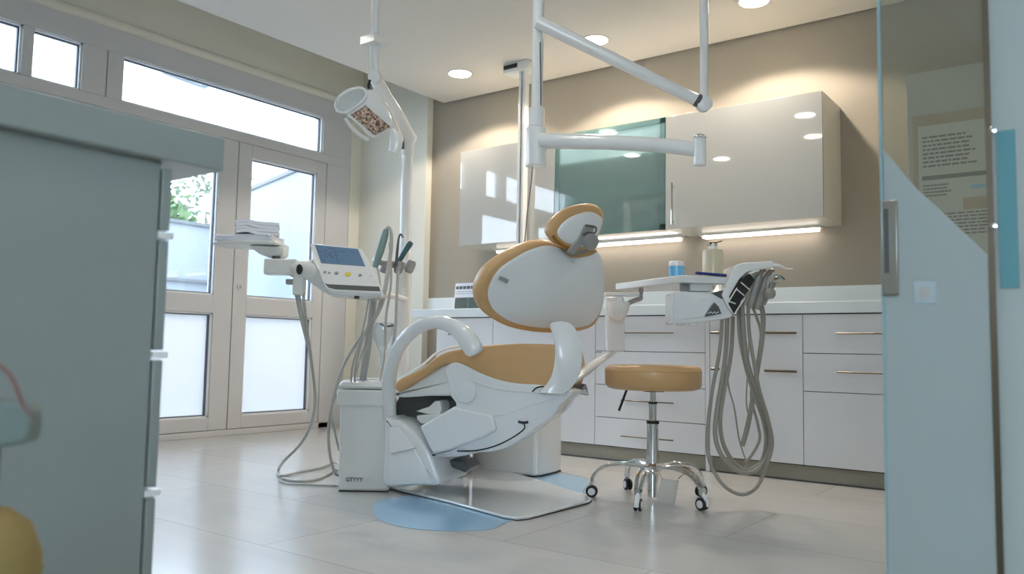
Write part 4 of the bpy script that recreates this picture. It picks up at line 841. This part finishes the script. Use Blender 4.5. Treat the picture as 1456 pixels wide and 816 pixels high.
b = NB(); c = V(-25, 770, 1.05); lathe(b, c-ZV*.06, [(.0, -.06), (.05, -.055), (.068, -.03), (.07, .04), (.055, .08), (.03, .10), (.0, .105)], seg=36); link('cushion_body', b, M['ochre'], t)
b = NB(); tube(b, [c+Vector((math.cos(a), math.sin(a), 0))*.0705-ZV*.04 for a in [i*PI/16 for i in range(33)]], .002, 6, raw=True, caps=False); link('piping', b, M['ochre'], t)
link('pedestal', rod(NB(), Vector((c.x, c.y, 0)), c-ZV*.11, .02, 12), M['dgrey'], t)
t = thing('grey_handset', 'blurred grey-green rounded handset hanging at the left edge', 'handset', V(8, 600, 1.1))
b = NB(); prism(b, smooth_loop([V(x, y, 1.1) for x, y in ((-30, 572), (10, 572), (36, 576), (42, 592), (38, 622), (26, 632), (-30, 634))], 3), GV*.035); link('casing', b, M['handset'], t, bevel=.006)
b = NB(); hp_ = V(-6, 632, 1.12); rod(b, hp_, Vector((hp_.x, hp_.y, 0)), .007, 10); link('stand', b, M['dgrey'], t)
tag(link('brown_cord', tube(NB(), path((-40, 500, 1.03), (0, 520, 1.03), (18, 540, 1.03), (32, 575, 1.03), (50, 597, 1.03)), [.003, .003, .003, .0028, .0015], 8), M['brown']), 'blurred brown cord curving in from the left edge', 'cord')

# ------------------------------------------------------------------ foreground right: glass partition
YG = 2.0
Gp = lambda x, y, k=0: O(x, y, 1, YG+k)
gd = thing('glass_door', 'clear glass door with a frosted swoosh and a steel pull, at the right edge', 'glass door', (Gp(1330, 400).x, YG, 0))
xe = Gp(1256, 400).x; xm = Gp(1407, 400).x
link('pane', box(xe, xm, YG, YG+.010, .01, 2.3), M['doorglass'], gd)
link('pane_edge', box(xe-.004, xe+.003, YG-.001, YG+.011, .01, 2.3), M['edge'], gd)
fl = smooth_loop([Gp(x, y, -.0015) for x, y in ((1256, 213), (1268, 226), (1285, 247), (1305, 270), (1330, 292), (1365, 325), (1404, 362))], 4, False)
fl = [Vector((max(xe, min(xm, p.x)), p.y, p.z)) for p in fl]
b = NB(); prism(b, fl+[Vector((xm, YG-.0015, .01)), Vector((xe, YG-.0015, .01))], Vector((0, .001, 0))); link('frosted_film', b, M['film'], gd)
hz0, hz1 = Gp(1268, 420).z, Gp(1268, 286).z; hx0, hx1 = Gp(1256, 350).x, Gp(1279, 350).x
b = NB(); abox(b, hx0, hx1, YG-.018, YG-.004, hz0, hz1); pu = link('pull_plate', b, M['steel'], gd, bevel=.003)
link('pull_recess', box(hx0+.006, hx1-.018, YG-.020, YG-.017, hz0+.05, hz1-.02), M['dgrey'], pu)
b = NB(); fbox(b, Gp(1315, 416, -.004), .045, .003, .05, Vector((1, 0, 0)), Vector((0, 1, 0)), ZV); sk = link('reflection_square', b, M['panerefl'], gd, bevel=.001)  # pale square and its mark stand in for a reflection in the glass
b = NB(); fbox(b, Gp(1315, 416, -.006), .022, .001, .024, Vector((1, 0, 0)), Vector((0, 1, 0)), ZV); link('reflection_mark', b, M['hose'], sk)
gp = thing('glass_side_panel', 'pale blue fixed glass panel with a bronze profile at the far right edge', 'glass panel', (Gp(1440, 400).x, YG, 0))
link('profile', box(xm, xm+.012, YG-.006, YG+.016, 0, 2.3), M['brass'], gp)
link('pane', box(xm+.012, .75, YG, YG+.010, .01, 2.3), M['film'], gp)
link('teal_strip', box(Gp(1420, 300).x, Gp(1447, 300).x, YG-.006, YG-.002, Gp(1430, 410).z, Gp(1430, 186).z), M['tealbar'], gp)
b = NB(); lathe(b, Gp(1411, 186, -.006), [(.008, 0), (.008, .004), (.0, .006)], Vector((0, -1, 0)), 14); lathe(b, Gp(1412, 322, -.006), [(.008, 0), (.008, .004), (.0, .006)], Vector((0, -1, 0)), 14); link('bolts', b, M['chrome'], gp)

# ------------------------------------------------------------------ light from outside
w = bpy.data.worlds.new('sky'); bpy.context.scene.world = w; w.use_nodes = True; nt = w.node_tree
bg = nt.nodes['Background']; tc = nt.nodes.new('ShaderNodeTexCoord'); sx = nt.nodes.new('ShaderNodeSeparateXYZ'); nt.links.new(tc.outputs['Generated'], sx.inputs[0])
rp = nt.nodes.new('ShaderNodeValToRGB'); nt.links.new(sx.outputs['Z'], rp.inputs[0])
rp.color_ramp.elements[0].position = 0; rp.color_ramp.elements[0].color = (.86, .94, 1, 1); rp.color_ramp.elements[1].position = .7; rp.color_ramp.elements[1].color = (.62, .80, 1, 1)
nt.links.new(rp.outputs[0], bg.inputs[0]); bg.inputs[1].default_value = 7.2
ld = bpy.data.lights.new('window_portal', 'AREA'); ld.shape = 'RECTANGLE'; ld.size = 2.6; ld.size_y = 1.6; ld.cycles.is_portal = True
lo = bpy.data.objects.new('window_portal', ld); C.objects.link(lo); lo.location = (1.2, -2.47, 1.7); lo.rotation_euler = (PI/2, 0, PI)
for (y0, y1, z0_, z1_) in ((2.83, 4.6, .05, 2.7), (.6, 2.64, .05, 2.7)):
    ld = bpy.data.lights.new('window_portal', 'AREA'); ld.shape = 'RECTANGLE'; ld.size = z1_-z0_; ld.size_y = y1-y0; ld.cycles.is_portal = True
    lo = bpy.data.objects.new('window_portal', ld); C.objects.link(lo); lo.location = (-5.62, (y0+y1)/2, (z0_+z1_)/2); lo.rotation_euler = (0, -PI/2, 0)
sc = bpy.context.scene
sc.view_settings.view_transform = 'Standard'; sc.view_settings.look = 'None'; sc.view_settings.gamma = 1; sc.view_settings.exposure = .9; sc.view_settings.use_curve_mapping = False
sc.cycles.use_denoising = True; sc.cycles.max_bounces = 8; sc.cycles.diffuse_bounces = 5; sc.cycles.transparent_max_bounces = 16; sc.cycles.sample_clamp_indirect = 6
